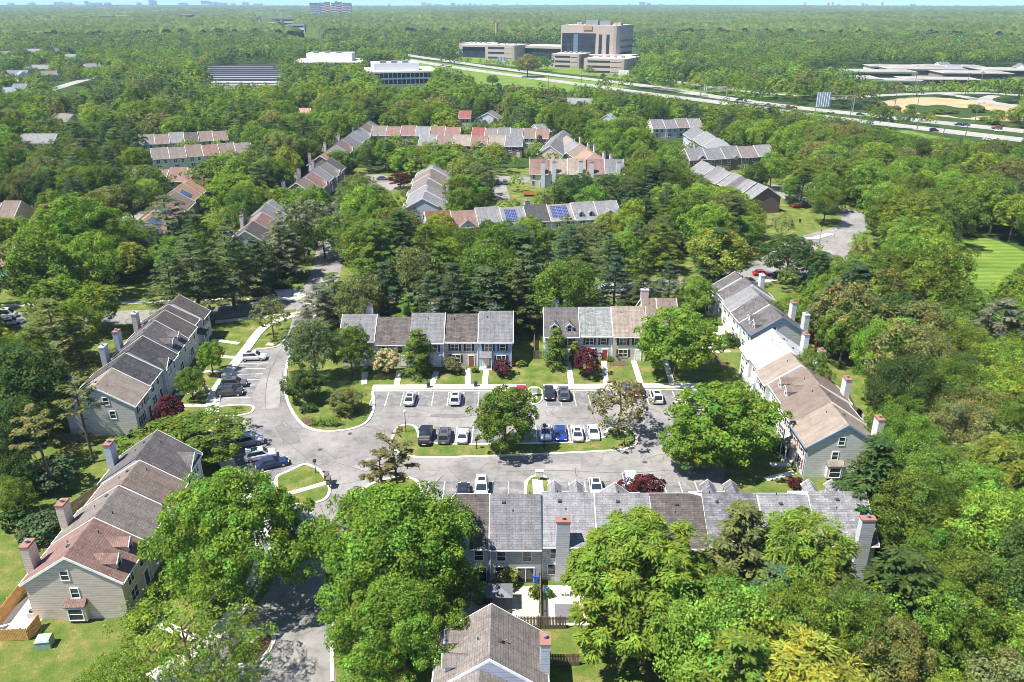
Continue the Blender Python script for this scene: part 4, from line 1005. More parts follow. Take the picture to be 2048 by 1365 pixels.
T(340, 500, 110, 17, 'pine', 'pine', 'white pine behind the narrow recessed townhouse')
T(520, 475, 70, 14, 'sparse', 'dark', 'slender dark tree at the edge of the corner lawn shade')
T(610, 395, 120, 16, 'sparse', 'grey', 'half-bare greyish tree beside the side street')
T(635, 570, 100, 11, 'pine', 'grey', 'pale feathery pine at the street corner')
T(160, 395, 200, 20, 'bigmaple', 'fresh', 'very large bright maple left of the white pines, behind the blue-grey row')
T(60, 470, 140, 18, 'oak', 'mid', 'large oak next to the very large bright maple')
T(110, 600, 170, 17, 'pine', 'olive', 'shaggy yellowish pine behind the row with white chimneys')
T(60, 700, 150, 15, 'oak', 'dark', 'dark oak at the frame edge behind the tan end townhouse')
T(30, 800, 120, 12, 'oak', 'dark', 'dark green tree closest to the lone scots pine group')
T(165, 770, 85, 13, 'scraggly', 'olive', 'tall scots pine with bare trunk beside the grey gable wall')
T(85, 825, 90, 13, 'scraggly', 'tan', 'browning scots pine with bare trunk over the clipped round bush')
T(798, 880, 98, 13.5, 'scraggly', 'rust', 'thin scots pine with two bare stems between the parking lanes')
Tb(775, 1085, 90, 12.6, 'scraggly', 'rust', 'shorter second scots pine beside the thin one between the lanes')
T(12, 850, 80, 10, 'oak', 'dark', 'dark oak at the frame edge level with the clipped round bush')
T(30, 960, 70, 6, 'oak', 'mid', 'low oak at the frame edge beside the clipped round bush')
T(20, 905, 90, 7, 'oak', 'dark', 'low dark tree at the frame edge above the sunny lawn')
T(1480, 1012, 170, 14, 'conifer', 'olive', 'feathery yellowish larch in front of the slate-coloured roof', name='larch_tree')
T(1600, 1032, 190, 13.5, 'nearlocust', 'bright', 'bright locust in front of the smooth grey roof')
T(1390, 1110, 90, 9, 'nearlocust', 'fresh', 'small locust between the large feathery locust and the larch')
T(1745, 880, 150, 15, 'conifer', 'dark', 'dark spruce beside the big grey end gable')
T(1700, 1180, 170, 14, 'nearoak', 'mid', 'mid green oak at the garden corner of the end townhouse')
T(910, 1120, 100, 8, 'maple', 'mid', 'small maple by the toy-strewn patio')
T(1540, 600, 60, 8, 'maple', 'mid', 'bushy tree behind the blue-trimmed gable row')
T(1590, 590, 70, 7, 'maple', 'bright', 'light green tree behind the umbrella deck of the upper side row')
T(1800, 640, 140, 17, 'oak', 'tan', 'large tan-flowering tree behind the lower side row')
T(1700, 570, 120, 15, 'oak', 'tan', 'tan-flowering tree next to the loop street')
T(1620, 700, 80, 10, 'maple', 'mid', 'maple squeezed behind the white-roofed townhouses')
T(1900, 560, 140, 13, 'oak', 'mid', 'rounded tree at the near end of the mown lawn')
T(2000, 600, 180, 16, 'pine', 'grey', 'large greyish pine right beside the mown lawn')
T(1580, 470, 110, 12, 'maple', 'dark', 'dense dark maple at the curve of the curving street')
T(1650, 505, 60, 6, 'maple', 'rust', 'reddish small tree by the street crossing')
T(1440, 455, 120, 15, 'oak', 'yellow', 'yellow-green oak above the upper side row')
T(800, 345, 44, 6, 'plum', 'red', 'dark red tree beside the stepped grey row'); T(500, 560, 34, 4, 'plum', 'plum', 'small reddish tree on the corner garden bed')
T(1270, 190, 60, 13, 'maple', 'mid', 'round maple near the highway bend')
T(985, 150, 26, 9, 'maple', 'mid', 'lone tree on the highway lawn')
T(1055, 110, 48, 20, 'oak', 'tan', 'tan-leaved tall tree at the highway edge')
for a in ((335, 392, 140, 18, 'pine', 'pine', 'tall pine standing before the middle of the solar brick row'), (440, 312, 110, 15, 'maple', 'mid', 'maple filling the gap below the pale blue twin row'), (505, 290, 90, 16, 'pine', 'pine', 'dark pine at the pine end of the twin rows'), (565, 262, 90, 17, 'pine', 'pine', 'dark pine behind the middle diagonal row'),
          (560, 372, 70, 12, 'maple', 'bright', 'maple between the near and middle diagonal rows'), (620, 372, 90, 14, 'maple', 'fresh', 'bright maple hiding the head of the side street'), (690, 362, 80, 14, 'pine', 'pine', 'pine on the verge of the side street'), (745, 368, 90, 15, 'pine', 'grey', 'pale pine across from the near diagonal row'), (700, 420, 100, 14, 'maple', 'mid', 'maple overhanging the side street'),
          (680, 300, 60, 10, 'maple', 'mid', 'small maple at the foot of the far diagonal row'), (645, 430, 80, 12, 'sparse', 'mid', 'thin tree beside the teal car'), (470, 345, 110, 15, 'maple', 'bright', 'bright maple at the head of the near diagonal row'), (400, 430, 90, 14, 'pine', 'mid', 'pine below the end of the solar brick row'), (560, 440, 110, 15, 'pine', 'grey', 'shaggy pine by the garden corner of the near diagonal row'),
          (290, 330, 80, 12, 'oak', 'mid', 'oak at the shaded end of the half-hidden row'), (225, 370, 90, 13, 'oak', 'olive', 'oak over the shaded lane'), (900, 300, 90, 13, 'maple', 'fresh', 'maple in front of the hidden brick row'), (820, 292, 80, 12, 'maple', 'mid', 'maple below the long reddish row'), (960, 305, 70, 12, 'pine', 'pine', 'pine in front of the hidden brick row'), (930, 350, 90, 11, 'maple', 'fresh', 'maple beside the access lane'),
          (880, 425, 70, 10, 'maple', 'yellow', 'yellowish maple before the reddish gable of the solar panel row'), (1060, 432, 70, 11, 'maple', 'bright', 'bright maple before the black roof of the solar panel row'), (1215, 425, 60, 11, 'maple', 'yellow', 'yellowish maple before the last gable of the solar panel row'), (1150, 360, 80, 11, 'oak', 'dark', 'dark oak behind the solar panel row, by the orange deck'), (1220, 350, 90, 12, 'oak', 'dark', 'dark oak at the woods end of the orange deck row'),
          (1322, 318, 100, 18, 'pine', 'dark', 'very tall dark pine between the orange deck row and the long pale row'), (1290, 330, 100, 17, 'pine', 'dark', 'tall dark pine beside the very tall one'), (1450, 372, 110, 13, 'oak', 'bright', 'bright oak standing below the middle of the long pale row')):
    T(*a)
for a in ((265, 1310, 190, 8, 'thin', 'bright', 'thin light green tree over the lawn corner at the bottom edge'), (430, 1280, 190, 9, 'thin', 'mid', 'thin tree leaning over the mulch bed kerb'), (785, 1165, 255, 11.5, 'bigmaple', 'fresh', 'bright maple below the huge one, at the bottom edge beside the road'), (900, 1010, 80, 9, 'nearmaple', 'mid', 'maple between the huge maple and the dark brown end roof'),
          (200, 1335, 130, 6, 'thin', 'fresh', 'low leafy tree beside the transformer box')):
    T(*a)
g_ = random.Random(12)
for i in range(26):
    px_, py_ = [(g_.uniform(1812, 2005), g_.uniform(210, 238)), (g_.uniform(1740, 1800), g_.uniform(218, 226)), (g_.uniform(1960, 2048), g_.uniform(232, 250))][i % 3]; q_ = G(px_, py_)
    plant('shrub', q_.x, q_.y, g_.uniform(2, 5), g_.uniform(2, 4), ['mid', 'olive', 'bright'][i % 3], ['green', 'olive', 'bright'][i % 3] + f' scrub bush, {ordn(i // 3)} of its colour round the straw field ditch', 'scrub bushes in the straw field', name='shrub')
# shrubs and hedges
def clipped(cx, cyb, wpx, h, label, color='mid'):
    p = G(cx, cyb); zc = p.y * CP + H * SP
    return plant('shrub', p.x, p.y, h, wpx / 2 * zc / F, color, label, 'clipped and rounded garden bushes', name='shrub')
for a in ((100, 975, 95, 4.2, 'large round clipped bush under the scots pines', 'blue'), (95, 1075, 80, 3.6, 'large round bush by the rear fence of the brown roofs', 'blue'), (40, 1050, 60, 3.2, 'darker round bush beside the large one', 'dark'),
          (1017, 1165, 42, 2.6, 'round golden-green bush on the paved patio', 'yellow'), (988, 1185, 22, 1.5, 'small yellow bush on the paved patio edge', 'yellow'), (1072, 1195, 24, 1.8, 'green bush along the patio fence', 'mid'),
          (617, 822, 30, 1.2, 'low dark shrub at the end of the kerbside hedge', 'dark'), (951, 745, 12, .9, 'tiny round bush beside the brown door', 'dark'), (925, 750, 12, .9, 'second tiny bush before the beige wall', 'dark'),
          (1094, 715, 14, 2, 'green bush at the corner of the two-dormer townhouse', 'mid'), (1219, 722, 16, 1, 'low bush beside the white door', 'mid'), (1285, 700, 30, 2.2, 'bush between the white door and the round maple', 'mid'),
          (1042, 732, 20, 1.4, 'yellowish bush at the end wall of the tall blue townhouse', 'yellow'), (1404, 620, 26, 1.6, 'bush under the mottled-roofed houses', 'mid'), (1432, 648, 26, 1.4, 'light bush along the white fronts', 'bright'),
          (1460, 690, 36, 2.5, 'dark bush below the white roof corner', 'dark'), (1560, 905, 34, 2.4, 'green bush at the side row porch', 'mid'), (1590, 975, 30, 1.6, 'red-tinged bush beside the red shutters', 'red'), (1690, 985, 34, 1.8, 'low bush beneath the bay window', 'dark'),
          (330, 850, 26, 1.6, 'small bush at the foot of the purple plum', 'mid'), (398, 700, 20, 1.3, 'bush by the narrow recessed porch', 'mid'), (585, 565, 26, 2, 'round bush by the lamp on the corner bed', 'mid'), (560, 575, 40, 1.8, 'dark bush on the corner bed', 'dark'), (545, 560, 34, 1.6, 'low bush on the corner bed', 'dark'),
          (290, 1245, 60, 2.2, 'bushy growth at the front of the beige gable house', 'mid'), (480, 1310, 40, 1.2, 'low plant in the mulch bed', 'dark'), (1100, 1195, 14, 1.2, 'small green plant on the pale patio', 'mid')):
    clipped(*a)
def hedge(label, pts, w, h, color):
    g = np.random.default_rng(5); q = [Vector((p.x, p.y, 0)) for p in gp(pts)]; C_ = []
    for a, b in zip(q[:-1], q[1:]):
        n = max(2, int((b - a).length / .35))
        for i in range(n): c = a.lerp(b, i / n); C_ += [(c.x + g.normal(0, w * .3), c.y + g.normal(0, w * .3), g.uniform(.3, 1) * h) for _ in range(5)]
    C_ = np.array(C_); o = C_[0].copy(); o[2] = 0
    p = leaves_on(g, C_ - o, np.full(len(C_), .35), C_ * 0 + [0, 0, .5], 14, .15)
    t = put('hedge', quads_mesh('hedge', *p), None, tuple(o), color=GREENS[color]); tag(t, label, 'hedge'); return t
hedge('trimmed green hedge along the kerb of the curved lawn', [(622, 850), (650, 853), (682, 850)], 1.2, 1.2, 'mid')
hedge('low hedge at the corner bed behind the side street', [(1420, 745), (1445, 742)], .8, .8, 'bright')
sheet('mulch_ground', smooth(gp([(600, 838), (618, 835), (628, 850), (612, 853)]), 1), 0.03, GM['mulch'])

# ---- filling woods and street trees by sampling the ground
CLEAR = []
def clear(poly, yd=None):
    yb = yd if yd else .6 * max(p[1] for p in poly) + .4 * min(p[1] for p in poly); CLEAR.append((poly, G(0, yb).y))
for c in ([(1720, 224), (2048, 255), (2048, 284), (1900, 277), (1715, 247)], [(1440, 195), (1560, 198), (1720, 222), (1720, 240), (1560, 214), (1440, 205)], [(800, 104), (1060, 133), (1190, 153), (1190, 172), (1040, 155), (800, 118)],
          [(940, 140), (1060, 150), (1150, 165), (1140, 180), (950, 165)], [(1190, 152), (1440, 195), (1440, 210), (1190, 172)], [(1400, 186), (1500, 192), (1440, 196)], 
          
          [(1755, 193), (1950, 184), (2048, 190), (2048, 205), (1960, 240), (1750, 215)], [(1925, 488), (2000, 478), (2048, 520), (1990, 560), (1955, 620), (1935, 600), (1960, 540)],
          [(1570, 405), (1600, 400), (1700, 430), (1720, 462), (1650, 495), (1590, 480)], [(1505, 535), (1560, 535), (1560, 555), (1505, 555)], [(560, 580), (612, 588), (600, 640), (510, 640)], [(640, 500), (680, 495), (665, 545), (630, 550)],
          [(740, 345), (790, 345), (800, 378), (760, 368)], [(985, 356), (1020, 356), (1012, 402), (995, 402)], [(1015, 372), (1045, 372), (1045, 395), (1020, 398)], [(1195, 568), (1245, 568), (1245, 592), (1195, 592)], [(870, 600), (890, 600), (890, 612), (870, 612)],
          [(205, 438), (258, 432), (240, 465), (205, 465)], [(110, 163), (200, 150), (215, 158), (120, 190)], [(303, 300), (420, 300), (410, 333), (303, 335)], [(1375, 300), (1545, 295), (1500, 333), (1380, 328)], [(1505, 375), (1568, 375), (1563, 425), (1525, 415)],
          [(1300, 240), (1395, 240), (1345, 280), (1305, 280)], [(1052, 318), (1246, 319), (1246, 345), (1110, 348), (1070, 388), (1050, 388)], [(1010, 272), (1046, 272), (1044, 308), (1015, 305)], [(396, 375), (420, 375), (420, 430), (400, 425)], [(0, 487), (32, 487), (30, 560), (0, 560)],
          [(1560, 372), (1600, 378), (1620, 440), (1580, 405)], [(0, 600), (60, 600), (60, 650), (0, 650)], [(190, 160), (205, 160), (205, 185), (190, 185)], [(280, 595), (430, 580), (430, 625), (380, 600)], [(770, 160), (860, 140), (850, 176)], [(540, 45), (640, 72), (650, 86), (520, 60)]):
    clear(c)
for c, yd in (([(1925, 488), (2000, 478), (2048, 520), (1990, 560), (1955, 620), (1935, 600), (1960, 540)], 480), ([(605, 104), (720, 104), (722, 126), (600, 126)], 132), ([(742, 122), (866, 145), (855, 172), (775, 172), (742, 140)], 160), ([(415, 132), (560, 132), (560, 168), (430, 168)], 138), ([(1700, 160), (1760, 148), (1990, 140), (2048, 150), (2048, 158), (1800, 164)], 158),
              ([(922, 85), (1120, 85), (1120, 50), (1265, 50), (1265, 130), (1250, 149), (1208, 146), (1180, 130), (1160, 137), (1115, 134), (1100, 110), (1030, 120), (980, 118), (922, 112)], 112), ([(1625, 187), (1650, 187), (1685, 192), (1650, 213), (1625, 213)], 225)):
    clear(c, yd)
for q in ([(730, 178), (875, 168), (865, 135), (730, 140)], [(575, 145), (730, 142), (722, 118), (585, 118)], [(405, 180), (570, 180), (560, 128), (470, 128)], [(915, 122), (1115, 140), (1165, 142), (1262, 154), (1290, 118), (1270, 95), (915, 97)], [(1590, 177), (2060, 177), (2060, 138), (1690, 135), (1590, 160)]):
    keep(gp(q))
HOUSEQ = []
for (c, u, fr, w, d, root) in ALLH:
    e, r = 5.2, 8.6; pr = []
    for sx in (-w / 2, w / 2):
        for sd, z in ((-d, e), (0, r), (d, e)): q = c + u * sx + fr * sd; pr.append(P(q.x, q.y, z))
    x0, x1 = min(p[0] for p in pr), max(p[0] for p in pr); y0, y1 = min(p[1] for p in pr), max(p[1] for p in pr)
    if c.y > 180: y1 = y0 + (y1 - y0) * .75
    HOUSEQ.append((x0, x1, y0, y1, c.y))
COURT = [(40, 900), (110, 780), (330, 580), (440, 640), (560, 598), (640, 640), (680, 690), (1300, 690), (1400, 650), (1470, 545), (1560, 590), (1625, 700), (1760, 850), (1790, 960), (1760, 1170), (1400, 1230), (1420, 1500), (640, 1900), (-600, 1900), (-200, 1000), (-40, 900)]
COURTW = [(G(*p).x, G(*p).y) for p in COURT]
GRIDH = {}
for h_ in ALLH:
    gx, gy = int(h_[0].x // 25), int(h_[0].y // 25)
    for i in (-1, 0, 1):
        for j in (-1, 0, 1): GRIDH.setdefault((gx + i, gy + j), []).append(h_)
KEEPB = [(min(p[0] for p in q), max(p[0] for p in q), min(p[1] for p in q), max(p[1] for p in q), q) for q in ROADPOLYS]
def free_ground(x, y, m):
    for (c, u, fr, w, d, root) in GRIDH.get((int(x // 25), int(y // 25)), ()):
        q = Vector((x, y, 0)) - c
        if abs(q.dot(u)) < w / 2 + m and abs(q.dot(fr)) < d + m: return False
    for a, b_, c, d, q in KEEPB:
        if a < x < b_ and c < y < d and inpoly(x, y, q): return False
    return True
def unblocked(x, y, h, r, k=.88):
    cx, cy_ = P(x, y, h * .58); zc = y * CP + (H - h * .6) * SP; rx = r * F / zc * k; ry = (h * .42 * CP + r * .55 * SP) * F / zc * k
    ring = [(cx, cy_), (cx, cy_ + ry * .5)] + [(cx + rx * math.cos(t), cy_ + ry * math.sin(t)) for t in [i * math.pi / 5 for i in range(10)]]
    for x0, x1, y0, y1, yd in HOUSEQ:
        if y < yd + 2 and cx + rx > x0 and cx - rx < x1 and cy_ + ry > y0 and cy_ - ry < y1:
            mx, my = (x1 - x0) * .12, (y1 - y0) * .12
            if (cx + rx > x0 + mx and cx - rx < x1 - mx) and (cy_ - ry < y1 - my) and cy_ + ry > y0: return False
    for poly, yd in CLEAR:
        if y < yd and any(inpoly(a, b_, poly) for a, b_ in ring): return False
    return True
FILL = []
def scatter(d0, d1, sp, hmin, hmax, seed, per=1.0):
    g = random.Random(seed); y = d0
    while y < d1:
        xm = (y * CP + H * SP) * 1024 / F + 24; x = -xm + g.uniform(0, sp)
        while x < xm:
            X = x + g.uniform(-.38, .38) * sp; Y = y + g.uniform(-.38, .38) * sp; x += sp
            h = g.uniform(hmin, hmax); n1 = math.sin(X * .021 + 1.3) * math.cos(Y * .017 + .5) + .5 * math.sin(X * .05 + Y * .043); r = h * g.uniform(.33, .43)
            rightwood = X > 45 + (Y - 60) * .28
            kind = 'maple'
            q = g.random() + n1 * .22
            if q < .22: kind = 'pine'
            elif q < .30: kind = 'conifer' if not rightwood else 'oak'
            elif q < .62: kind = 'oak'
            elif q > .93: kind = 'locust'
            if rightwood and kind == 'pine' and g.random() < .75: kind = 'oak'
            ok = False
            for t_ in range(3):
                if inpoly(X, Y, COURTW) or not free_ground(X, Y, 1.8): break
                if unblocked(X, Y, h, r): ok = True; break
                h *= .68; r *= .68
                if h < 4.5: break
            if ok:
                col = {'pine': ['pine', 'blue', 'pine', 'mid'], 'conifer': ['dark', 'blue'], 'oak': ['mid', 'fresh', 'mid', 'olive', 'bright', 'dark'], 'maple': ['mid', 'fresh', 'bright', 'mid', 'bright'], 'locust': ['bright', 'yellow']}[kind]
                ck = g.choice(col); 
                if g.random() < .02: ck = 'tan'
                c = GREENS[ck]; j = 1 + g.uniform(-.22, .20); jh = g.uniform(-.10, .10)
                FILL.append((h / Y, X, Y, h, r, kind, ck, (c[0] * j * (1 + jh), c[1] * j, c[2] * j * (1 - jh))))
        y += sp * .92
scatter(42, 150, 7.6, 11, 16.5, 3)
scatter(150, 300, 8.6, 10.5, 17, 4)
scatter(300, 470, 10.2, 11, 18, 5)
scatter(470, 960, 12.5, 12, 19, 6)
scatter(960, 1700, 14.5, 12, 18, 7)
FILL.sort(key=lambda t: -t[0])
print('fill', len(FILL))
LIM = {'maple': 265, 'oak': 285, 'pine': 240, 'conifer': 90, 'locust': 95}
cnt = {}; SOLO, REST = [], []
for f in FILL:
    k_ = f[5]; cnt[k_] = cnt.get(k_, 0) + 1
    (SOLO if cnt[k_] <= LIM[k_] and f[2] < 480 else REST).append(f)
# landmarks that single a tree out
LMK = [((1235, 110), 'the office tower'), ((1000, 100), 'the low stone office wing'), ((800, 150), 'the white round-fronted office'), ((490, 150), 'the solar carport'), ((1850, 160), 'the flat-roofed school'),
       ((1870, 215), 'the dry straw field'), ((1640, 205), 'the highway sign gantry'), ((1350, 175), 'the office drive'), ((1980, 520), 'the mown lawn'), ((1600, 480), 'the curving street'), ((1570, 400), 'the brick gable'),
       ((1460, 320), 'the row with pediments'), ((1350, 260), 'the grey highway row'), ((1150, 340), 'the orange deck row'), ((1040, 430), 'the solar panel row'), ((860, 370), 'the stepped grey row'), ((950, 290), 'the dark brick row'),
       ((830, 260), 'the long reddish row'), ((1020, 262), 'the bright red roof'), ((690, 280), 'the far diagonal row'), ((620, 350), 'the middle diagonal row'), ((510, 430), 'the near diagonal row'), ((330, 410), 'the solar brick row'),
       ((400, 310), 'the pale blue twin row'), ((340, 345), 'the half-hidden brown row'), ((20, 410), 'the edge row by the maple'), ((20, 520), 'the white garden-parasol pair'), ((60, 140), 'the far suburb houses'), ((160, 170), 'the town road'),
       ((230, 450), 'the shaded lane'), ((900, 590), 'the street behind the five townhouses'), ((1230, 585), 'the parked green van'), ((1500, 560), 'the red car'), ((620, 600), 'the street corner plaza'), ((230, 700), 'the white-chimney row'), ((60, 640), 'the left street end'),
       ((1560, 600), 'the blue-trimmed gable'), ((1640, 760), 'the white and tan roofs'), ((1750, 900), 'the big grey end gable'), ((1700, 1080), 'the back-garden end townhouse'), ((1900, 1200), 'the wooded corner below the end gable'), ((1950, 900), 'the wood facing the side row'),
       ((1950, 700), 'the near end of the mown lawn'), ((1900, 360), 'the dense highway wood'), ((1700, 320), 'the wood between highway and brick gable'), ((1500, 1300), 'the bottom wood edge'), ((250, 200), 'the wood before the carport'), ((1100, 200), 'the tree belt below the highway lawn'),
       ((1230, 480), 'the tree belt between solar row and street'), ((760, 500), 'the tree belt by the side street'), ((100, 300), 'the near suburb wood')]
LMW = [(G(*p).x, G(*p).y, n.replace('left street end', 'street beyond the white pines')) for p, n in LMK]
CN = {'mid': 'mid-green', 'bright': 'bright green', 'dark': 'dark green', 'yellow': 'yellow-green', 'pine': 'grey-green', 'blue': 'bluish green', 'olive': 'olive', 'tan': 'tan-tinged', 'fresh': 'fresh green'}
KN = {'maple': 'maple', 'oak': 'oak', 'pine': 'pine', 'conifer': 'spruce', 'locust': 'locust'}
tmp = {}
for f in SOLO:
    dd, nm = min((math.hypot((f[1] - a), (f[2] - b_)), n) for a, b_, n in LMW)
    tmp.setdefault((nm, f[5], f[6]), []).append((dd, f))
for (nm, kd, ck), v in tmp.items():
    v.sort(key=lambda t: t[0])
    for i, (dd, f) in enumerate(v):
        _, X, Y, h, r, kind, _, col = f
        size = 'tall' if h > 14.5 else 'small' if h < 8 else 'medium'
        lab = f"{CN[ck]} {KN[kd]}, " + (f"{ordn(i)} out from {nm}" if len(v) > 1 else f"the only one near {nm}") + f", {size}"
        if Y < 125 and kind in ('maple', 'oak', 'locust'): kind = 'near' + kind
        plant(kind, X, Y, h, r, col, lab, 'trees filling the woods and gardens')
print('solo', len(SOLO), 'rest', len(REST))
# the remaining, farther trees: one mass
def mass(name, recs, tmpl, seed):
    g = np.random.default_rng(seed); vs, ts = [], []
    for f in recs:
        _, X, Y, h, r, kind, ck, col = f; c, nr, ax, L_, W_, tn = tmpl['c' if kind in ('pine', 'conifer') and g.random() < .35 else 'r'][g.integers(0, 3)]
        a = g.uniform(0, 6.28); ca, sa = math.cos(a), math.sin(a); Rm = np.array([[ca, sa, 0], [-sa, ca, 0], [0, 0, 1]]); sc = np.array([r * 1.18, r * 1.18, h])
        z0 = terrain_h(X, Y)
        vs.append((c @ Rm) * sc + np.array([X, Y, z0])); col = np.array(col); ts.append(tn * col)
    return vs, ts
def tmpl_set(nl, per, leaf):
    out = {'r': [], 'c': []}
    for s in range(3):
        g = np.random.default_rng(200 + s); cc, rr, dd = lobes_round(g, nl, .95, .45, .55, .24, low=-.3)
        p = leaves_on(g, cc, rr, dd, per, leaf, flat=.5, rnd=.22, toneamp=.14); out['r'].append(corners(p))
        g = np.random.default_rng(300 + s); n = nl; t = (np.arange(n) + .5) / n; a = np.arange(n) * 2.4
        cc = np.stack([np.cos(a) * (1.02 - t) * .85, np.sin(a) * (1.02 - t) * .85, .15 + .82 * t], 1); p = leaves_on(g, cc, np.full(n, .24), cc * [1, 1, 0] + [0, 0, .3], per, leaf, flat=.25, rnd=.22, toneamp=.14); out['c'].append(corners(p))
    return out
def corners(p):
    c, nrm, ax, L_, W_, tn = p; ax = ax - nrm * np.sum(ax * nrm, 1)[:, None]; ax = unit(ax); bi = np.cross(nrm, ax); L_ = L_[:, None]; W_ = W_[:, None]; sq = np.array([1, 1, .4])
    v = np.stack([c - ax * L_ * .5 * sq, c + bi * W_ * .5 * sq, c + ax * L_ * .5 * sq, c - bi * W_ * .5 * sq], 1).reshape(-1, 3)
    return v, None, None, None, None, np.repeat(tn, 4, 0)
nearR = [f for f in REST if f[2] < 520]; farR = [f for f in REST if 520 <= f[2] < 960]; vfar = [f for f in REST if f[2] >= 960]
VS, TS = [], []
for recs, tm, sd in ((nearR, tmpl_set(46, 16, .12), 1), (farR, tmpl_set(26, 9, .17), 2), (vfar, tmpl_set(15, 7, .26), 3)):
    a, b_ = mass('', recs, tm, sd); VS += a; TS += b_
if VS:
    V_ = np.concatenate(VS).reshape(-1, 4, 3); T_ = np.clip(np.concatenate(TS), 0, 1)
    wo = put('distant_woods', arr_mesh('distant_woods', V_, T_, (LEAF,)), color=(1, 1, 1)); tag(wo, 'mass of distant mixed woodland between suburbs and highway', 'woodland', kind='stuff')
    print('mass quads', len(V_))
# far canopy: crowns out to the hills
def canopy():
    g = np.random.default_rng(9); az = np.radians(np.arange(-40, 40.01, .085)); d = [1640.0]
    while d[-1] < 9300: d.append(d[-1] * 1.0036)
    d = np.array(d); A, Dd = np.meshgrid(az, d); X = Dd * np.sin(A); Y = Dd * np.cos(A)
    cs = np.where(Dd < 2600, 13.0, np.where(Dd < 5000, 22.0, 34.0))
    def hsh(i, j, k): 
        t = np.sin(i * 127.1 + j * 311.7 + k * 74.7) * 43758.5453; return t - np.floor(t)
    best = np.zeros_like(X); ton = np.ones_like(X); hue = np.zeros_like(X)
    ci, cj = np.floor(X / cs), np.floor(Y / cs)
    for di in (-1, 0, 1):
        for dj in (-1, 0, 1):
            i, j = ci + di, cj + dj; px_ = (i + .5 + (hsh(i, j, 1) - .5) * .8) * cs; py_ = (j + .5 + (hsh(i, j, 2) - .5) * .8) * cs
            r = cs * (.62 + .3 * hsh(i, j, 3)); q = 1 - ((X - px_) ** 2 + (Y - py_) ** 2) / r ** 2; hh = (8 + 10 * hsh(i, j, 4)) * np.sqrt(np.maximum(0, q)) + 3
            up = hh > best; best = np.where(up, hh, best); ton = np.where(up, .72 + .55 * hsh(i, j, 5), ton); hue = np.where(up, hsh(i, j, 6) - .5, hue)
    T0 = np.maximum(0, Dd - 1300) / 8000; base = 42 * np.minimum(1, T0) ** .8 * (1 + .10 * np.sin(X / 900) * np.sin(Dd / 1300 + 1))
    best = best + g.normal(0, .9, best.shape)
    # ridges beyond the highway
    roll = 13 * np.exp(-((X - 900) / 520) ** 2 - ((Dd - 1650) / 380) ** 2) + 7 * np.exp(-((X + 500) / 700) ** 2 - ((Dd - 2700) / 600) ** 2) + 9 * np.exp(-((X - 1500) / 900) ** 2 - ((Dd - 3300) / 700) ** 2)
    Z = base + roll * np.clip((Dd - 1640) / 350, 0, 1) + best
    for poly in FARCLEAR:
        for jj, ii in zip(*np.where((X > min(p[0] for p in poly)) & (X < max(p[0] for p in poly)) & (Y > min(p[1] for p in poly)) & (Y < max(p[1] for p in poly)))):
            if inpoly(X[jj, ii], Y[jj, ii], poly): Z[jj, ii] = base[jj, ii] + .3
    
    nr, nc = X.shape; me = bpy.data.meshes.new('far_forest'); me.vertices.add(nr * nc); me.vertices.foreach_set('co', np.stack([X, Y, Z], 2).reshape(-1).astype(np.float32))
    idx = np.arange(nr * nc).reshape(nr, nc); q = np.stack([idx[:-1, :-1], idx[1:, :-1], idx[1:, 1:], idx[:-1, 1:]], 2).reshape(-1, 4)[:, ::-1]
    me.loops.add(q.size); me.loops.foreach_set('vertex_index', q.reshape(-1).astype(np.int32)); me.polygons.add(len(q)); me.polygons.foreach_set('loop_start', np.arange(0, q.size, 4, dtype=np.int32))
    a = me.attributes.new('tone', 'FLOAT_COLOR', 'POINT'); c = np.ones((nr, nc, 4), np.float32); nz = g.normal(1, .13, X.shape)
    patch = 1 + .16 * np.sin(X / 90 + 2 * np.sin(Y / 210)) * np.cos(Y / 130)
    c[..., 0] = .074 * ton * (1 + hue * .35) * nz * patch; c[..., 1] = .106 * ton * nz * patch; c[..., 2] = .022 * ton * nz * patch
    a.data.foreach_set('color', c.reshape(-1)); me.materials.append(LEAF2); me.update(calc_edges=True)
    o = put('far_forest', me, color=(1, 1, 1)); tag(o, 'wooded country rolling away to the horizon', 'forest', kind='stuff')
LEAF2 = leaf_mat('far_leaf', trans=.12)
FARCLEAR = [[(G(*p).x, G(*p).y) for p in q] for q in (
    [(915, 122), (1270, 152), (1290, 122), (1270, 90), (1100, 85), (915, 90)], [(575, 60), (660, 85), (650, 92), (560, 70)], [(60, 52), (120, 52), (110, 62), (55, 62)], [(1690, 140), (1900, 132), (2060, 135), (2060, 150), (1700, 156)], [(510, 42), (560, 42), (600, 62), (520, 66)],
    [(690, 85), (800, 104), (820, 125), (700, 105), (660, 92)])]
canopy()
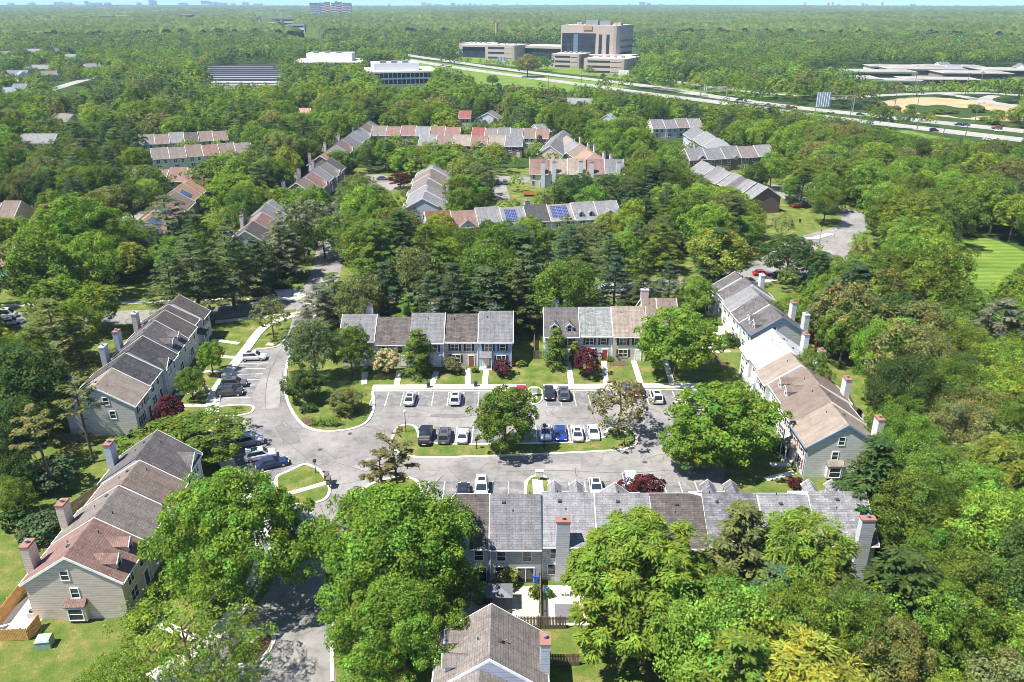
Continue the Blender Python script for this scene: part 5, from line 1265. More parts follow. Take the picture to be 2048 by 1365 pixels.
# ---------------------------------------------------------------- vehicles
def car_paint():
    m, t, n, b = mat('car_paint'); oi = node(t, 'ShaderNodeObjectInfo'); L(t, oi.outputs['Color'], b.inputs['Base Color'])
    b.inputs['Roughness'].default_value = 0.28; b.inputs['Metallic'].default_value = 0.25; b.inputs['Coat Weight'].default_value = 0.7; b.inputs['Coat Roughness'].default_value = 0.06
    return m
PAINT = car_paint()
CGLASS = plain('car_glass', (0.02, 0.028, 0.04), 0.06, spec=.8, var=.02)
HEADL = plain('headlight_lens', (0.75, 0.77, 0.8), 0.15); TAILL = plain('taillight_lens', (0.35, 0.02, 0.02), 0.25); DARKT = plain('dark_trim', (0.03, 0.03, 0.03), 0.6)
KIND = {  # length, width, body stations (x fraction, belt height), greenhouse (bottom x0,x1, top x0,x1, roof z, inset)
    'sedan': (4.7, 1.82, [(0, .74), (.05, .92), (.20, .98), (.62, .93), (.93, .78), (1, .58)], (.10, .73, .25, .56, 1.44, .22)),
    'suv': (4.65, 1.90, [(0, .85), (.03, 1.05), (.2, 1.08), (.68, 1.05), (.95, .92), (1, .66)], (.015, .77, .08, .60, 1.70, .20)),
    'jeep': (4.5, 1.88, [(0, .9), (.02, 1.12), (.2, 1.14), (.70, 1.12), (.97, 1.02), (1, .75)], (.01, .72, .03, .64, 1.85, .13)),
    'van': (5.2, 2.0, [(0, 1.0), (.02, 1.15), (.2, 1.15), (.78, 1.12), (.96, .95), (1, .66)], (.01, .88, .04, .72, 2.05, .17)),
    'pickup': (5.6, 2.0, [(0, .95), (.02, 1.08), (.36, 1.08), (.68, 1.10), (.96, 1.02), (1, .75)], (.36, .74, .40, .62, 1.86, .18)),
    'coupe': (4.4, 1.80, [(0, .70), (.06, .90), (.22, .92), (.60, .84), (.92, .68), (1, .48)], (.14, .68, .33, .52, 1.26, .25)),
}
def car_parts(kind):
    Ln, Wd, stn, gh = KIND[kind]; hw = Wd / 2; out = {}
    b = MB(); rings = []
    xs = sorted(set([s[0] for s in stn] + [.1, .16, .3, .45, .8, .86]))
    for f in xs:
        z = np.interp(f, [s[0] for s in stn], [s[1] for s in stn]); e = min(f, 1 - f); k = 1 - .16 * max(0, 1 - e / .07) ** 1.5; w_ = hw * k; x = (f - .5) * Ln; zl = .30 + (.12 if e < .03 else 0)
        rings.append([(x, -w_ * .94, zl), (x, -w_, zl + .22), (x, -w_, z - .20), (x, -w_ * .93, z - .05), (x, -w_ * .80, z), (x, w_ * .80, z), (x, w_ * .93, z - .05), (x, w_, z - .20), (x, w_, zl + .22), (x, w_ * .94, zl)])
    for i in range(len(rings) - 1): b.hull(rings[i], rings[i + 1], PAINT, caps=False)
    b.face(rings[0], PAINT); b.face(rings[-1][::-1], PAINT)
    x0, x1, t0, t1, zr, ins = gh; X = lambda f: (f - .5) * Ln; zb = float(np.interp((x0 + x1) / 2, [s[0] for s in stn], [s[1] for s in stn])) - .02
    wb, wt = hw * .90, hw - ins
    zf = float(np.interp(x1, [s[0] for s in stn], [s[1] for s in stn])) - .04; zrr = float(np.interp(x0, [s[0] for s in stn], [s[1] for s in stn])) - .04
    B = [(X(x0), -wb, zrr), (X(x1), -wb, zf), (X(x1), wb, zf), (X(x0), wb, zrr)]; Tt = [(X(t0), -wt, zr), (X(t1), -wt, zr), (X(t1), wt, zr), (X(t0), wt, zr)]
    b.hull(B, Tt, PAINT, caps=False); b.hull(Tt, [(x * .97 if abs(x) > 0 else x, y * .9, z + .04) for x, y, z in Tt], PAINT)
    if kind == 'pickup':
        b.box(X(.03), X(.345), -hw * .80, hw * .80, .95, 1.115, DARKT)
        for s in (.1, .18, .26): b.box(X(s), X(s + .02), -hw * .78, hw * .78, 1.115, 1.14, PATINA)
    if kind in ('suv', 'jeep'):
        for s in (-1, 1): b.box(X(t0 + .04), X(t1 - .02), s * (wt - .10) - .02, s * (wt - .10) + .02, zr + .04, zr + .10, DARKT)
    out['body'] = b.mesh('body')
    def glass(i, j, ma, mb, mz0, mz1):
        p0, p1, q1, q0 = map(Vector, (B[i], B[j], Tt[j], Tt[i])); n = (p1 - p0).cross(q0 - p0).normalized() * .015
        def at(u, v): return p0.lerp(p1, u).lerp(q0.lerp(q1, u), v) + n
        return [at(ma, mz0), at(1 - mb, mz0), at(1 - mb, mz1), at(ma, mz1)]
    for nm, (i, j, ma, mb_) in (('windshield', (1, 2, .07, .07)), ('rear_window', (3, 0, .09, .09))):
        b = MB(); q = glass(i, j, ma, mb_, .10, .92); b.face(q, CGLASS); out[nm] = b.mesh(nm)
    for nm, (i, j) in (('side_window', (0, 1)), ('side_window_b', (2, 3))):
        b = MB()
        for u0, u1 in ((.10, .50), (.45, .10)):
            q = glass(i, j, u0, u1, .14, .88); b.face(q, CGLASS)
        out[nm] = b.mesh('side_window')
    b = MB(); sx = (X(t0) + X(t1)) / 2
    if kind in ('suv', 'sedan'): b.box(sx - .45, sx + .45, -wt * .62, wt * .62, zr + .042, zr + .052, CGLASS); out['sunroof'] = b.mesh('sunroof')
    r = .33 if kind not in ('jeep', 'pickup') else .39
    b = MB(); b.tube((0, -.11, 0), (0, .11, 0), r, r, RUBBER, 14); out['tyre'] = b.mesh('wheel')
    b = MB(); b.tube((0, -.125, 0), (0, .125, 0), r * .62, r * .62, CHROME, 10); out['rim'] = b.mesh('rim')
    b = MB(); b.box(-.05, .05, -.20, .20, -.07, .07, HEADL); out['head'] = b.mesh('headlight')
    b = MB(); b.box(-.05, .05, -.18, .18, -.09, .09, TAILL); out['tail'] = b.mesh('taillight')
    b = MB(); b.box(-.06, .08, -.14, .0, -.07, .09, PAINT); out['mirror'] = b.mesh('mirror')
    b = MB(); b.box(-.02, .03, -.28, .28, -.07, .07, plain('licence_plate', (.6, .6, .6), .5)); out['plate'] = b.mesh('licence_plate')
    return out, r, zf, X(x1)
def make_car(kind, px, py, head, color, label, group, cat='car', glassroof=True, z=0.0, name=None, far=False):
    pr, r, zf, xw = cached(('car', kind), lambda: car_parts(kind)); Ln, Wd, stn, gh = KIND[kind]; hw = Wd / 2
    g = G(px, py, .7); rt = thing(name or {'van': 'parked_van', 'pickup': 'pickup_truck'}.get(kind, 'parked_car'), (g.x, g.y, z + .025), R(head), label, cat, group)
    put('body', pr['body'], rt, color=color); put('windshield', pr['windshield'], rt); put('rear_window', pr['rear_window'], rt); put('side_window', pr['side_window'], rt); put('side_window', pr['side_window_b'], rt)
    if 'sunroof' in pr and glassroof: put('sunroof', pr['sunroof'], rt)
    for fx in (.17, .81):
        for s in (-1, 1):
            w_ = put('wheel', pr['tyre'], rt, ((fx - .5) * Ln, s * (hw - .11), r)); 
            if not far: put('rim', pr['rim'], w_)
    if not far:
        for s in (-1, 1):
            put('headlight', pr['head'], rt, (Ln * .485, s * hw * .68, stn[-1][1] + .06)); put('taillight', pr['tail'], rt, (-Ln * .487, s * hw * .66, stn[0][1] - .05))
            m = put('mirror', pr['mirror'], rt, (xw - .25, s * (hw + .13) + (0 if s > 0 else 0), zf + .08), color=color); m.location.y = hw + .13 if s > 0 else -hw + .01
        put('licence_plate', pr['plate'], rt, (-Ln / 2, 0, .55))
    return rt
CW, CB, CG, CS, CBL, CNV, CRD, CLB = (.72, .73, .74), (.018, .018, .02), (.10, .10, .105), (.42, .44, .46), (.015, .05, .26), (.015, .03, .09), (.40, .02, .025), (.45, .58, .66)
g1, g2 = 'cars parked in the court', 'cars on the highway'
for a in (('sedan', 820, 796, 90, CS, 'silver sedan alone in the upper stall row, beige-shuttered houses behind'), ('suv', 911, 795, 90, CW, 'white SUV with dark glass roof in the upper stall row'),
          ('coupe', 1042, 783, 270, CRD, 'red car half hidden by the round island tree'), ('sedan', 1098, 785, 270, CB, 'black car facing out beside the mailbox island'), ('suv', 1127, 786, 90, CG, 'dark grey SUV beside the black car by the mailbox island'),
          ('sedan', 1254, 776, 90, CG, 'grey car behind the sparse yellowish tree'), ('sedan', 1277, 780, 270, (.10, .02, .02), 'dark red car between the sparse tree and the round maple'), ('suv', 1312, 792, 90, CW, 'white car in the shade of the big round maple'),
          ('suv', 1378, 806, 180, CW, 'white SUV with black windows parked sideways between the two dense maples'),
          ('pickup', 851, 870, 90, CB, 'black pickup truck beside the lamp post on the island'), ('suv', 889, 870, 90, CG, 'dark grey SUV with roof rails between the pickup and the white coupe'), ('coupe', 925, 870, 90, CW, 'white coupe next to the round island tree'),
          ('sedan', 1091, 864, 270, CW, 'white sedan with blue-tinted roof glass, beside the blue car'), ('coupe', 1121, 865, 270, CBL, 'bright blue car on the grass island'), ('sedan', 1154, 865, 90, CW, 'white sedan between the blue car and the sports car'), ('coupe', 1187, 863, 270, CW, 'white sports car at the end of the island row'),
          ('sedan', 926, 984, 90, CB, 'black car beyond the dark brown end roof'), ('suv', 963, 976, 270, CW, 'white SUV with black sunroof beyond the dark grey roof'), ('sedan', 1192, 974, 270, (.55, .62, .64), 'pale silver-blue sedan beyond the speckled grey roof'), ('van', 1261, 966, 90, CLB, 'light blue van beside the dark red maple'),
          ('suv', 508, 713, 5, CW, 'white hatchback parked alone by the curved sidewalk'), ('suv', 468, 766, 8, CG, 'taupe grey SUV, the upper of the two parked side by side'), ('suv', 460, 783, 8, (.04, .04, .045), 'near-black SUV, the lower of the two parked side by side'),
          ('jeep', 497, 882, 22, (.36, .37, .38), 'boxy silver off-roader with flat roof beside the wide low tree'), ('suv', 520, 909, 22, CW, 'white SUV with dark roof panels beside the blue sedan'), ('sedan', 544, 925, 24, CNV, 'dark blue sedan by the corner lawn'),
          ('sedan', 592, 1040, 10, CNV, 'dark blue car peeking out beyond the huge maple'), ('suv', 578, 1064, 10, CW, 'white car half under the huge maple')):
    make_car(a[0], a[1], a[2], a[3], a[4], a[5], g1)
for a in (('sedan', 881, 607, 0, CRD, 'red car glimpsed behind the grey chimney of the light blue house'), ('van', 1222, 580, 0, (.50, .60, .55), 'pale green van parked under the trees on the rear street'), ('sedan', 1524, 546, 0, CRD, 'bright red sedan parked on the rear street'),
          ('sedan', 1562, 549, 0, CB, 'black car next to the bright red sedan'), ('sedan', 1684, 552, 60, CB, 'dark car half hidden at the loop street'), ('sedan', 1581, 397, 5, CS, 'blue-grey car beside the brick gable'), ('suv', 1588, 403, 5, CB, 'black SUV beside the brick gable'), ('sedan', 1597, 411, 5, CRD, 'dark red car beside the brick gable'),
          ('suv', 995, 365, 90, CG, 'dark SUV at the head of the access lane'), ('suv', 1010, 365, 90, CG, 'second dark SUV at the head of the access lane'), ('sedan', 673, 486, 80, (.2, .35, .45), 'teal car in the shade of the side street'), ('sedan', 658, 466, 0, CS, 'pale car beside the half-bare tree'),
          ('sedan', 22, 643, 20, CW, 'white car at the frame edge on the rear street'), ('van', 8, 630, 20, CW, 'white van at the frame edge on the rear street'), ('sedan', 120, 636, 0, CS, 'silver car on the rear street behind the shaggy pine'),
          ('sedan', 765, 357, 0, CG, 'dark car by the dark red tree lane'), ('sedan', 106, 182, 20, CW, 'white car on the town road')):
    make_car(a[0], a[1], a[2], a[3], a[4], a[5], 'cars parked along the rear streets', far=True)
HWC = (('suv', 1479, 200, CB, 'black SUV near the signal arm'), ('sedan', 1497, 202, CW, 'white car near the signal arm'), ('sedan', 1521, 206, CW, 'white car in the far queue'), ('sedan', 1535, 210, CG, 'dark car in the far queue'), ('sedan', 1563, 213, CW, 'white car before the red one'),
       ('suv', 1578, 215, CRD, 'red SUV in the highway queue'), ('sedan', 1588, 216, CNV, 'dark blue car behind the red SUV'), ('sedan', 1661, 224, CW, 'white car below the sign gantry'), ('sedan', 1720, 229, CB, 'black car where the field begins'), ('suv', 1738, 231, CW, 'white car where the field begins'),
       ('suv', 1773, 235, CW, 'white SUV below the straw field'), ('sedan', 1740, 246, CW, 'white car on the near carriageway'), ('sedan', 1800, 237, CG, 'grey car beside the white one below the ditch'), ('suv', 1811, 239, CW, 'white SUV below the green ditch'), ('suv', 1842, 241, CW, 'lone white SUV mid-highway'), ('sedan', 1917, 249, CNV, 'navy car ahead of its dark twin'),
       ('sedan', 1932, 250, CNV, 'dark twin behind the navy car'), ('suv', 1868, 261, CB, 'black SUV on the near carriageway'), ('pickup', 1994, 256, CRD, 'bright red truck near the frame edge'), ('sedan', 1999, 262, CW, 'white car beside the bright red truck'), ('sedan', 1975, 279, CW, 'white car entering behind the trees'), ('sedan', 815, 117, CB, 'dark car on the far highway bend'),
       ('van', 846, 108, CRD, 'orange-red van on the far highway bend'), ('sedan', 885, 131, CB, 'black car on the far highway lawn side'))
for a in HWC: make_car(a[0], a[1], a[2], 173 if a[1] % 2 else -7, a[3], a[4], g2, far=True, z=.14, name='highway_car' if a[0] != 'pickup' else 'highway_truck')

# ---------------------------------------------------------------- street furniture
def pxh(px, yt, yb):
    g = G(px, yb); a = PIT + math.atan((yt - H2) / F); return g, max(1.0, H - g.y * math.tan(a))
def lamp(px, yt, yb, label, globe=True):
    g, h = pxh(px, yt, yb); r = thing('street_lamp', (g.x, g.y, .1), 0, label, 'street lamp', 'lamp posts round the parking court')
    b = MB(); b.tube((0, 0, 0), (0, 0, h * .1), .10, .08, BLACK, 8); b.tube((0, 0, h * .1), (0, 0, h - .35), .065, .05, BLACK, 8); put('pole', b.mesh('pole'), r)
    b = MB()
    if globe: 
        for a_, c_, r0, r1 in ((h - .35, h - .2, .10, .22), (h - .2, h, .22, .24), (h, h + .14, .24, .12)): b.tube((0, 0, a_), (0, 0, c_), r0, r1, plain('milky_globe', (.75, .73, .68), .3), 10)
    else: b.box(-.22, .22, -.22, .22, h - .35, h, BLACK); b.tube((0, 0, h), (0, 0, h + .1), .25, .05, BLACK, 8)
    put('lamp_head', b.mesh('lamp_head'), r)
lamp(812, 823, 866, 'lamp post with pale globe at the island tip by the black pickup'); lamp(632, 921, 948, 'dark lamp post on the corner lawn', False); lamp(1088, 850, 898, 'lamp post between the blue and white cars on the island', False)
lamp(586, 562, 594, 'lamp post at the street corner plaza', False); lamp(1249, 866, 891, 'post at the far end of the grass island'); lamp(1639, 452, 486, 'pole at the curving street crossing', False); lamp(953, 878, 899, 'short dark post beside the round island tree', False)
def sign(px, yt, yb, label):
    g, h = pxh(px, yt, yb); r = thing('traffic_sign', (g.x, g.y, 0), 0, label, 'traffic sign'); b = MB(); b.box(-.04, .04, -.04, .04, 0, h - .2, PATINA); put('pole', b.mesh('pole'), r)
    b = MB(); n = 8; c = [(.34 * math.cos(math.pi / 8 + i * math.pi / 4), .34 * math.sin(math.pi / 8 + i * math.pi / 4)) for i in range(n)]
    b.hull([(x, -.06, h - .3 + z) for x, z in c], [(x, -.045, h - .3 + z) for x, z in c], WHITE); put('sign_panel', b.mesh('sign_panel'), r)
sign(1668, 456, 478, 'pale octagonal sign seen from behind at the curving street crossing')
def bin_(px, py, c, label):
    g = G(px, py, .5); r = thing('wheelie_bin', (g.x, g.y, .05), rng.uniform(-.4, .4), label, 'bin', 'household bins'); m = plain('bin_plastic', c, .6)
    b = MB(); b.hull([(-.24, -.26, 0), (.24, -.26, 0), (.24, .26, 0), (-.24, .26, 0)], [(-.30, -.33, .95), (.30, -.33, .95), (.30, .33, .95), (-.30, .33, .95)], m); put('bin_body', b.mesh('bin_body'), r)
    b = MB(); b.box(-.32, .32, -.36, .36, .95, 1.03, m); put('lid', b.mesh('lid'), r)
bin_(857, 771, (.05, .05, .05), 'dark bin on the pavement behind the silver car'); bin_(951, 769, (.04, .05, .09), 'navy bin on the pavement by the tall blue house path'); bin_(438, 752, (.05, .05, .05), 'dark bin on the curved sidewalk'); bin_(1073, 1158, (.02, .08, .35), 'blue recycling bin beside the sliding door')
bin_(413, 778, (.5, .5, .5), 'grey bin at the curved sidewalk'); bin_(1404, 1200, (.02, .12, .5), 'blue bin on the shaded patio'); bin_(1417, 1200, (.02, .12, .5), 'second blue bin on the shaded patio'); bin_(1600, 442, (.03, .03, .03), 'dark bin by the brick gable parking')
def mailbox(px, py, label, rot=0, dark=False):
    g = G(px, py); r = thing('cluster_mailbox', (g.x, g.y, .12), R(rot), label, 'mailbox', 'shared mailboxes'); m = plain('mailbox_paint', (.12, .10, .09) if dark else (.66, .65, .62), .5)
    b = MB(); b.box(-.06, .06, -.06, .06, 0, .7, m); put('pedestal', b.mesh('pedestal'), r); b = MB(); b.box(-.55, .55, -.25, .25, .7, 1.55, m); b.box(-.6, .6, -.3, .3, 1.55, 1.62, m); put('locker_box', b.mesh('locker_box'), r)
    b = MB()
    for i in range(4):
        for j in range(3): b.box(-.5 + i * .26, -.28 + i * .26, -.265, -.25, .76 + j * .26, .97 + j * .26, plain('mailbox_door', tint((.12, .10, .09) if dark else (.6, .6, .58), .8), .5))
    put('door_grid', b.mesh('door_grid'), r)
mailbox(1078, 962, 'white mailbox cabinet on the stall island beyond the roofs'); mailbox(1068, 793, 'white mailbox cabinet on the island beside the black car'); mailbox(655, 968, 'dark brown mailbox cabinet at the corner lawn kerb', 90, True); mailbox(659, 976, 'second dark brown mailbox cabinet at the corner lawn kerb', 90, True)
def pole(px, yt, yb, label, arms=1, lampy=False):
    g, h = pxh(px, yt, yb); r = thing('utility_pole', (g.x, g.y, 0), rng.uniform(-.4, .4), label, 'utility pole', 'poles along the highway'); m = plain('pole_wood', (.16, .13, .11), .9)
    b = MB(); b.tube((0, 0, 0), (0, 0, h), .26, .18, m, 7); put('pole', b.mesh('pole'), r)
    if lampy: b = MB(); b.tube((0, 0, h - .3), (2.4, 0, h + .4), .09, .07, PATINA, 5); b.box(2.3, 3.2, -.2, .2, h + .32, h + .5, PATINA); put('lamp_arm', b.mesh('lamp_arm'), r)
    else: b = MB(); b.box(-1.5, 1.5, -.12, .12, h - 1.0, h - .7, m); put('crossarm', b.mesh('crossarm'), r)
for i, (x, a, b_, l) in enumerate([(1825, 145, 194, 0), (1930, 145, 190, 0), (1958, 143, 183, 0), (1787, 171, 225, 0), (1831, 194, 232, 1), (1833, 234, 263, 1), (1886, 253, 272, 0), (1949, 207, 247, 1), (1928, 244, 285, 1), (1210, 149, 180, 0), (1509, 137, 182, 0), (1325, 150, 172, 0), (1162, 150, 176, 0), (1097, 150, 184, 0), (974, 120, 144, 0), (1022, 119, 139, 0), (184, 164, 181, 0), (1568, 138, 175, 0), (1700, 190, 235, 0), (240, 330, 372, 0), (300, 96, 112, 0)]):
    pole(x, a, b_, f"{'lamp-armed' if l else 'wooden'} pole, " + ['in front of the school roof', 'by the ramp fork', 'behind the ramp fork', 'at the corner of the straw field', 'on the green ditch edge', 'in the highway median', 'short, on the highway median', 'past the ditch shrubs', 'at the near verge by the highway', 'below the office sign', 'in the trees past the office drive', 'at the office drive bend', 'in the tree belt by the pale blue roof', 'beside the highway lawn pine', 'by the far gantry', 'beside the far gantry post', 'at the town road', 'behind the signal arm', 'between gantry and field', 'among the near suburb trees', 'in the far suburb wood'][i], lampy=bool(l))
# gantry signs
def gantry(px, yt, yb, w, label, panels, ang):
    g, h = pxh(px, yt, yb); r = thing('sign_gantry', (g.x, g.y, 0), R(ang), label, 'sign gantry')
    for x in (0, w): b = MB(); b.tube((x, 0, 0), (x, 0, h + .5), .35, .3, PATINA, 7); put('pole', b.mesh('pole'), r)
    b = MB(); 
    for zz in (h - 1.6, h): b.tube((0, 0, zz), (w, 0, zz), .18, .18, PATINA, 5)
    n = int(w / 2)
    for i in range(n): b.tube((w * i / n, 0, h - 1.6 if i % 2 else h), (w * (i + 1) / n, 0, h if i % 2 else h - 1.6), .10, .10, PATINA, 4)
    put('truss', b.mesh('truss'), r); m = plain('sign_back', (.20, .27, .33), .5)
    for x0, x1, z0, z1 in panels:
        b = MB(); b.box(x0, x1, -.35, -.2, h + z0, h + z1, m)
        k_ = x0 + .3
        while k_ < x1: b.box(k_, k_ + .35, -.5, -.36, h + z0 - .2, h + z1 + .2, WHITE); k_ += 1.5
        put('sign_panel', b.mesh('sign_panel'), r)
gantry(1630, 192, 228, 24, 'large highway sign gantry seen from behind, slatted panel', ((-.5, 8.5, -6.5, 2.0),), 3)
gantry(980, 117, 141, 22, 'distant sign gantry before the low office wing', ((8, 13, -3.5, 1.5), (14, 17, -3, 1)), 5)
gantry(1400, 176, 197, 20, 'signal mast arm over the highway bend', ((2, 4, -2, 0),), 8)

# fences
def fence(a, b_, h, c, label, gap=.03):
    A, B = G(*a), G(*b_); A.z = B.z = 0; u = B - A; ln = u.length; r = thing('wooden_fence', tuple(A), math.atan2(u.y, u.x), label, 'fence', 'garden fences'); m = plain('fence_wood', c, .85, var=.25)
    b = MB(); n = int(ln / .16)
    for i in range(n): x = i * .16; b.box(x, x + .16 - gap, -.02, .02, .05, h + (.03 if i % 3 else 0), m)
    b.box(0, ln, .021, .08, .35, .45, m); b.box(0, ln, .021, .08, h - .4, h - .3, m); put('board_panel', b.mesh('board_panel'), r)
    for i in range(int(ln / 2.4) + 1):
        b = MB(); b.box(-.06, .06, .08, .20, 0, h + .06, m); put('post', b.mesh('post'), r, (min(ln, i * 2.4), 0, 0))
NEWW, OLDW = (.50, .29, .10), (.13, .10, .085)
fence((-40, 1300), (0, 1254), 1.8, NEWW, 'new yellow cedar fence at the frame edge')
for a in (((0, 1252), (62, 1172), 1.8, NEWW, 'new yellow cedar fence along the sunny lawn, by the brick-red roof'), ((0, 1283), (60, 1281), 1.6, NEWW, 'short yellow cedar fence panel facing the camera'), ((60, 1281), (84, 1250), 1.6, NEWW, 'short yellow cedar fence return to the house corner'),
          ((113, 888), (190, 885), 1.7, OLDW, 'weathered fence beside the grey gable wall'), ((128, 1040), (205, 985), 1.7, (.28, .22, .13), 'tan fence behind the plain brown roof'), ((170, 800), (205, 760), 1.7, OLDW, 'dark fence behind the curved row'),
          ((1069, 718), (1069, 655), 1.7, OLDW, 'dark fence beside the striped lawn'), ((1069, 718), (1084, 718), 1.7, OLDW, 'short dark fence panel facing the striped lawn'), ((1069, 655), (1084, 655), 1.7, OLDW, 'rear dark fence panel of the small side garden'),
          ((1033, 1258), (1132, 1258), 1.7, OLDW, 'dark board fence across the paved patios'), ((1082, 1258), (1081, 1165), 1.7, OLDW, 'dark dividing fence between the two paved patios'), ((979, 1258), (977, 1165), 1.7, OLDW, 'dark dividing fence by the toy-strewn patio'), ((1404, 1180), (1424, 1222), 1.7, (.3, .27, .23), 'grey dividing fence beside the blue bins'),
          ((1100, 1332), (1160, 1332), 1.6, (.16, .10, .07), 'brown fence beside the bottom house chimney'), ((1690, 822), (1722, 840), 1.7, OLDW, 'weathered fence behind the two-dormer brown roof'), ((1690, 790), (1700, 815), 1.7, OLDW, 'weathered return fence beside the tall chimney'), ((1722, 845), (1745, 872), 1.7, (.4, .38, .36), 'pale grey gate fence by the last chimney'),
          ((1618, 675), (1640, 702), 1.7, (.30, .14, .06), 'reddish fence by the blue-trimmed gable'), ((1640, 750), (1662, 770), 1.7, OLDW, 'open rail fence behind the white roofs'), ((0, 578), (40, 578), 1.7, (.2, .18, .16), 'grey fence below the garden parasol')):
    fence(*a)
# patios and their things
sheet('patio', gp([(985, 1178), (1078, 1172), (1080, 1252), (985, 1252)]), .05, GM['patio'], .05)
sheet('patio', gp([(1085, 1172), (1178, 1172), (1180, 1252), (1086, 1252)]), .06, plain('pale_patio', (.55, .48, .38), .9), .06)
sheet('patio', gp([(905, 1172), (975, 1172), (975, 1240), (905, 1240)]), .05, GM['patio'], .05)
sheet('patio', gp([(1408, 1185), (1560, 1185), (1560, 1225), (1425, 1225)]), .05, GM['patio'], .05)
sheet('patio', gp([(-30, 1262), (60, 1190), (90, 1235), (55, 1270), (0, 1275)]), .05, plain('white_patio', (.62, .57, .5), .9), .05)
for i in range(5):
    for j in range(4):
        a, c = G(1025 + j * 13, 1180 + i * 14), G(1036.5 + j * 13, 1192 + i * 14); sheet('paving_slab', [(a.x, a.y), (c.x, a.y), (c.x, c.y), (a.x, c.y)], .075, plain('pale_slab', (.5, .44, .35), .9), .02)
def chair(px, py, rot, c, label):
    g = G(px, py, .4); r = thing('garden_chair', (g.x, g.y, .065), R(rot), label, 'chair', 'patio chairs'); m = plain('chair_plastic', c, .5)
    b = MB(); b.box(-.28, .28, -.26, .26, .40, .45, m); put('seat', b.mesh('seat'), r)
    b = MB(); b.hull([(-.28, .24, .45), (.28, .24, .45), (.28, .30, .45), (-.28, .30, .45)], [(-.24, .36, .95), (.24, .36, .95), (.24, .42, .95), (-.24, .42, .95)], m); put('backrest', b.mesh('backrest'), r)
    for s in (-1, 1):
        b = MB(); b.box(s * .29 - .03, s * .29 + .03, -.26, .28, .62, .66, m); b.box(s * .29 - .025, s * .29 + .025, -.26, -.21, .4, .62, m); put('armrest', b.mesh('armrest'), r)
        for t_ in (-1, 1): b = MB(); b.box(s * .26 - .025, s * .26 + .025, t_ * .24 - .025, t_ * .24 + .025, 0, .40, m); put('leg', b.mesh('leg'), r)
chair(1124, 1186, 10, (.8, .8, .8), 'white plastic chair against the siding chimney'); chair(1135, 1186, -15, (.8, .8, .8), 'second white plastic chair, beside the sliding door'); chair(1098, 1188, 30, (.02, .25, .5), 'turquoise-draped chair on the pale patio')
chair(1450, 1190, 0, (.45, .28, .12), 'tan patio chair under the larch'); chair(1465, 1192, 20, (.4, .3, .2), 'brown patio chair beside the tan one')
def blob(name, px, py, s, c, label, cat, z=.06):
    g = G(px, py, .2); b = MB(); gg = random.Random(int(px)); n = 10
    prof = [(0.0, 0), (.9, .02), (1.0, .3), (.85, .6), (.45, .8), (0.02, .85)]; rg = [[(s * r_ * (1 + gg.uniform(-.12, .12)) * math.cos(6.283 * i / n), s * r_ * (1 + gg.uniform(-.12, .12)) * math.sin(6.283 * i / n), z_ * s) for i in range(n)] for r_, z_ in prof]
    for i in range(len(rg) - 1): b.hull(rg[i], rg[i + 1], plain('toy_plastic', c, .45), caps=False)
    tag(put(name, b.mesh(name), None, (g.x, g.y, z)), label, cat, 'things left on the patio')
blob('toy_basin', 933, 1180, .55, (.6, .02, .04), 'red plastic toy basin on the shaded patio', 'toy'); blob('toy_basin', 955, 1183, .4, (.6, .12, .1), 'small pinkish toy basin near the wall', 'toy'); blob('toy_basin', 963, 1188, .45, (.02, .3, .22), 'green toy basin near the fence', 'toy'); blob('beanbag', 940, 1178, .4, (.02, .2, .5), 'blue beanbag next to the red basin', 'beanbag')
blob('toy_basin', 960, 1200, .8, (.02, .10, .10), 'large dark green play tub by the fence', 'toy')
g = G(1150, 1235); r_ = thing('hot_tub', (g.x, g.y, .06), 0, 'square grey-covered hot tub on the pale patio', 'hot tub'); b = MB(); b.box(-2.2, .2, -1, 1, 0, .75, plain('tub_shell', (.3, .3, .3), .6)); put('shell', b.mesh('shell'), r_); b = MB(); b.box(-2.25, .25, -1.05, 1.05, .75, .87, plain('tub_cover', (.13, .13, .14), .6)); put('cover', b.mesh('cover'), r_)
g = G(999, 1210); r_ = thing('patio_gazebo', (g.x, g.y, .05), 0, 'small grey canopy shelter on the paved patio', 'gazebo'); m_ = plain('canopy_cloth', (.16, .16, .18), .8); b = MB()
q_ = [(-1.5, -1.2, 2.0), (1.5, -1.2, 2.0), (1.5, 1.2, 2.0), (-1.5, 1.2, 2.0)]; b.hull(q_, [(-.05, -.05, 2.7), (.05, -.05, 2.7), (.05, .05, 2.7), (-.05, .05, 2.7)], m_); put('canopy', b.mesh('canopy'), r_)
for sx in (-1, 1):
    for sy in (-1, 1): b = MB(); b.box(sx * 1.4 - .04, sx * 1.4 + .04, sy * 1.1 - .04, sy * 1.1 + .04, 0, 2.0, BLACK); put('post', b.mesh('post'), r_)
g = G(68, 1235); r_ = thing('air_conditioner', (g.x, g.y, .05), 0, 'round-fanned air conditioner beside the beige gable wall', 'air conditioner'); b = MB(); b.box(-.42, .42, -.42, .42, 0, .85, plain('ac_case', (.45, .43, .4), .5)); put('case', b.mesh('case'), r_)
b = MB(); b.tube((0, 0, .85), (0, 0, .93), .34, .34, BLACK, 12); b.tube((0, 0, .93), (0, 0, .95), .14, .14, PATINA, 8); put('fan', b.mesh('fan'), r_)
g = G(91, 1292); r_ = thing('transformer_box', (g.x, g.y, 0), R(8), 'pale green transformer box on the lawn at the bottom edge', 'transformer box'); b = MB(); m_ = plain('green_enamel', (.28, .36, .30), .5); b.box(-.75, .75, -.55, .65, 0, .95, m_); put('case', b.mesh('case'), r_)
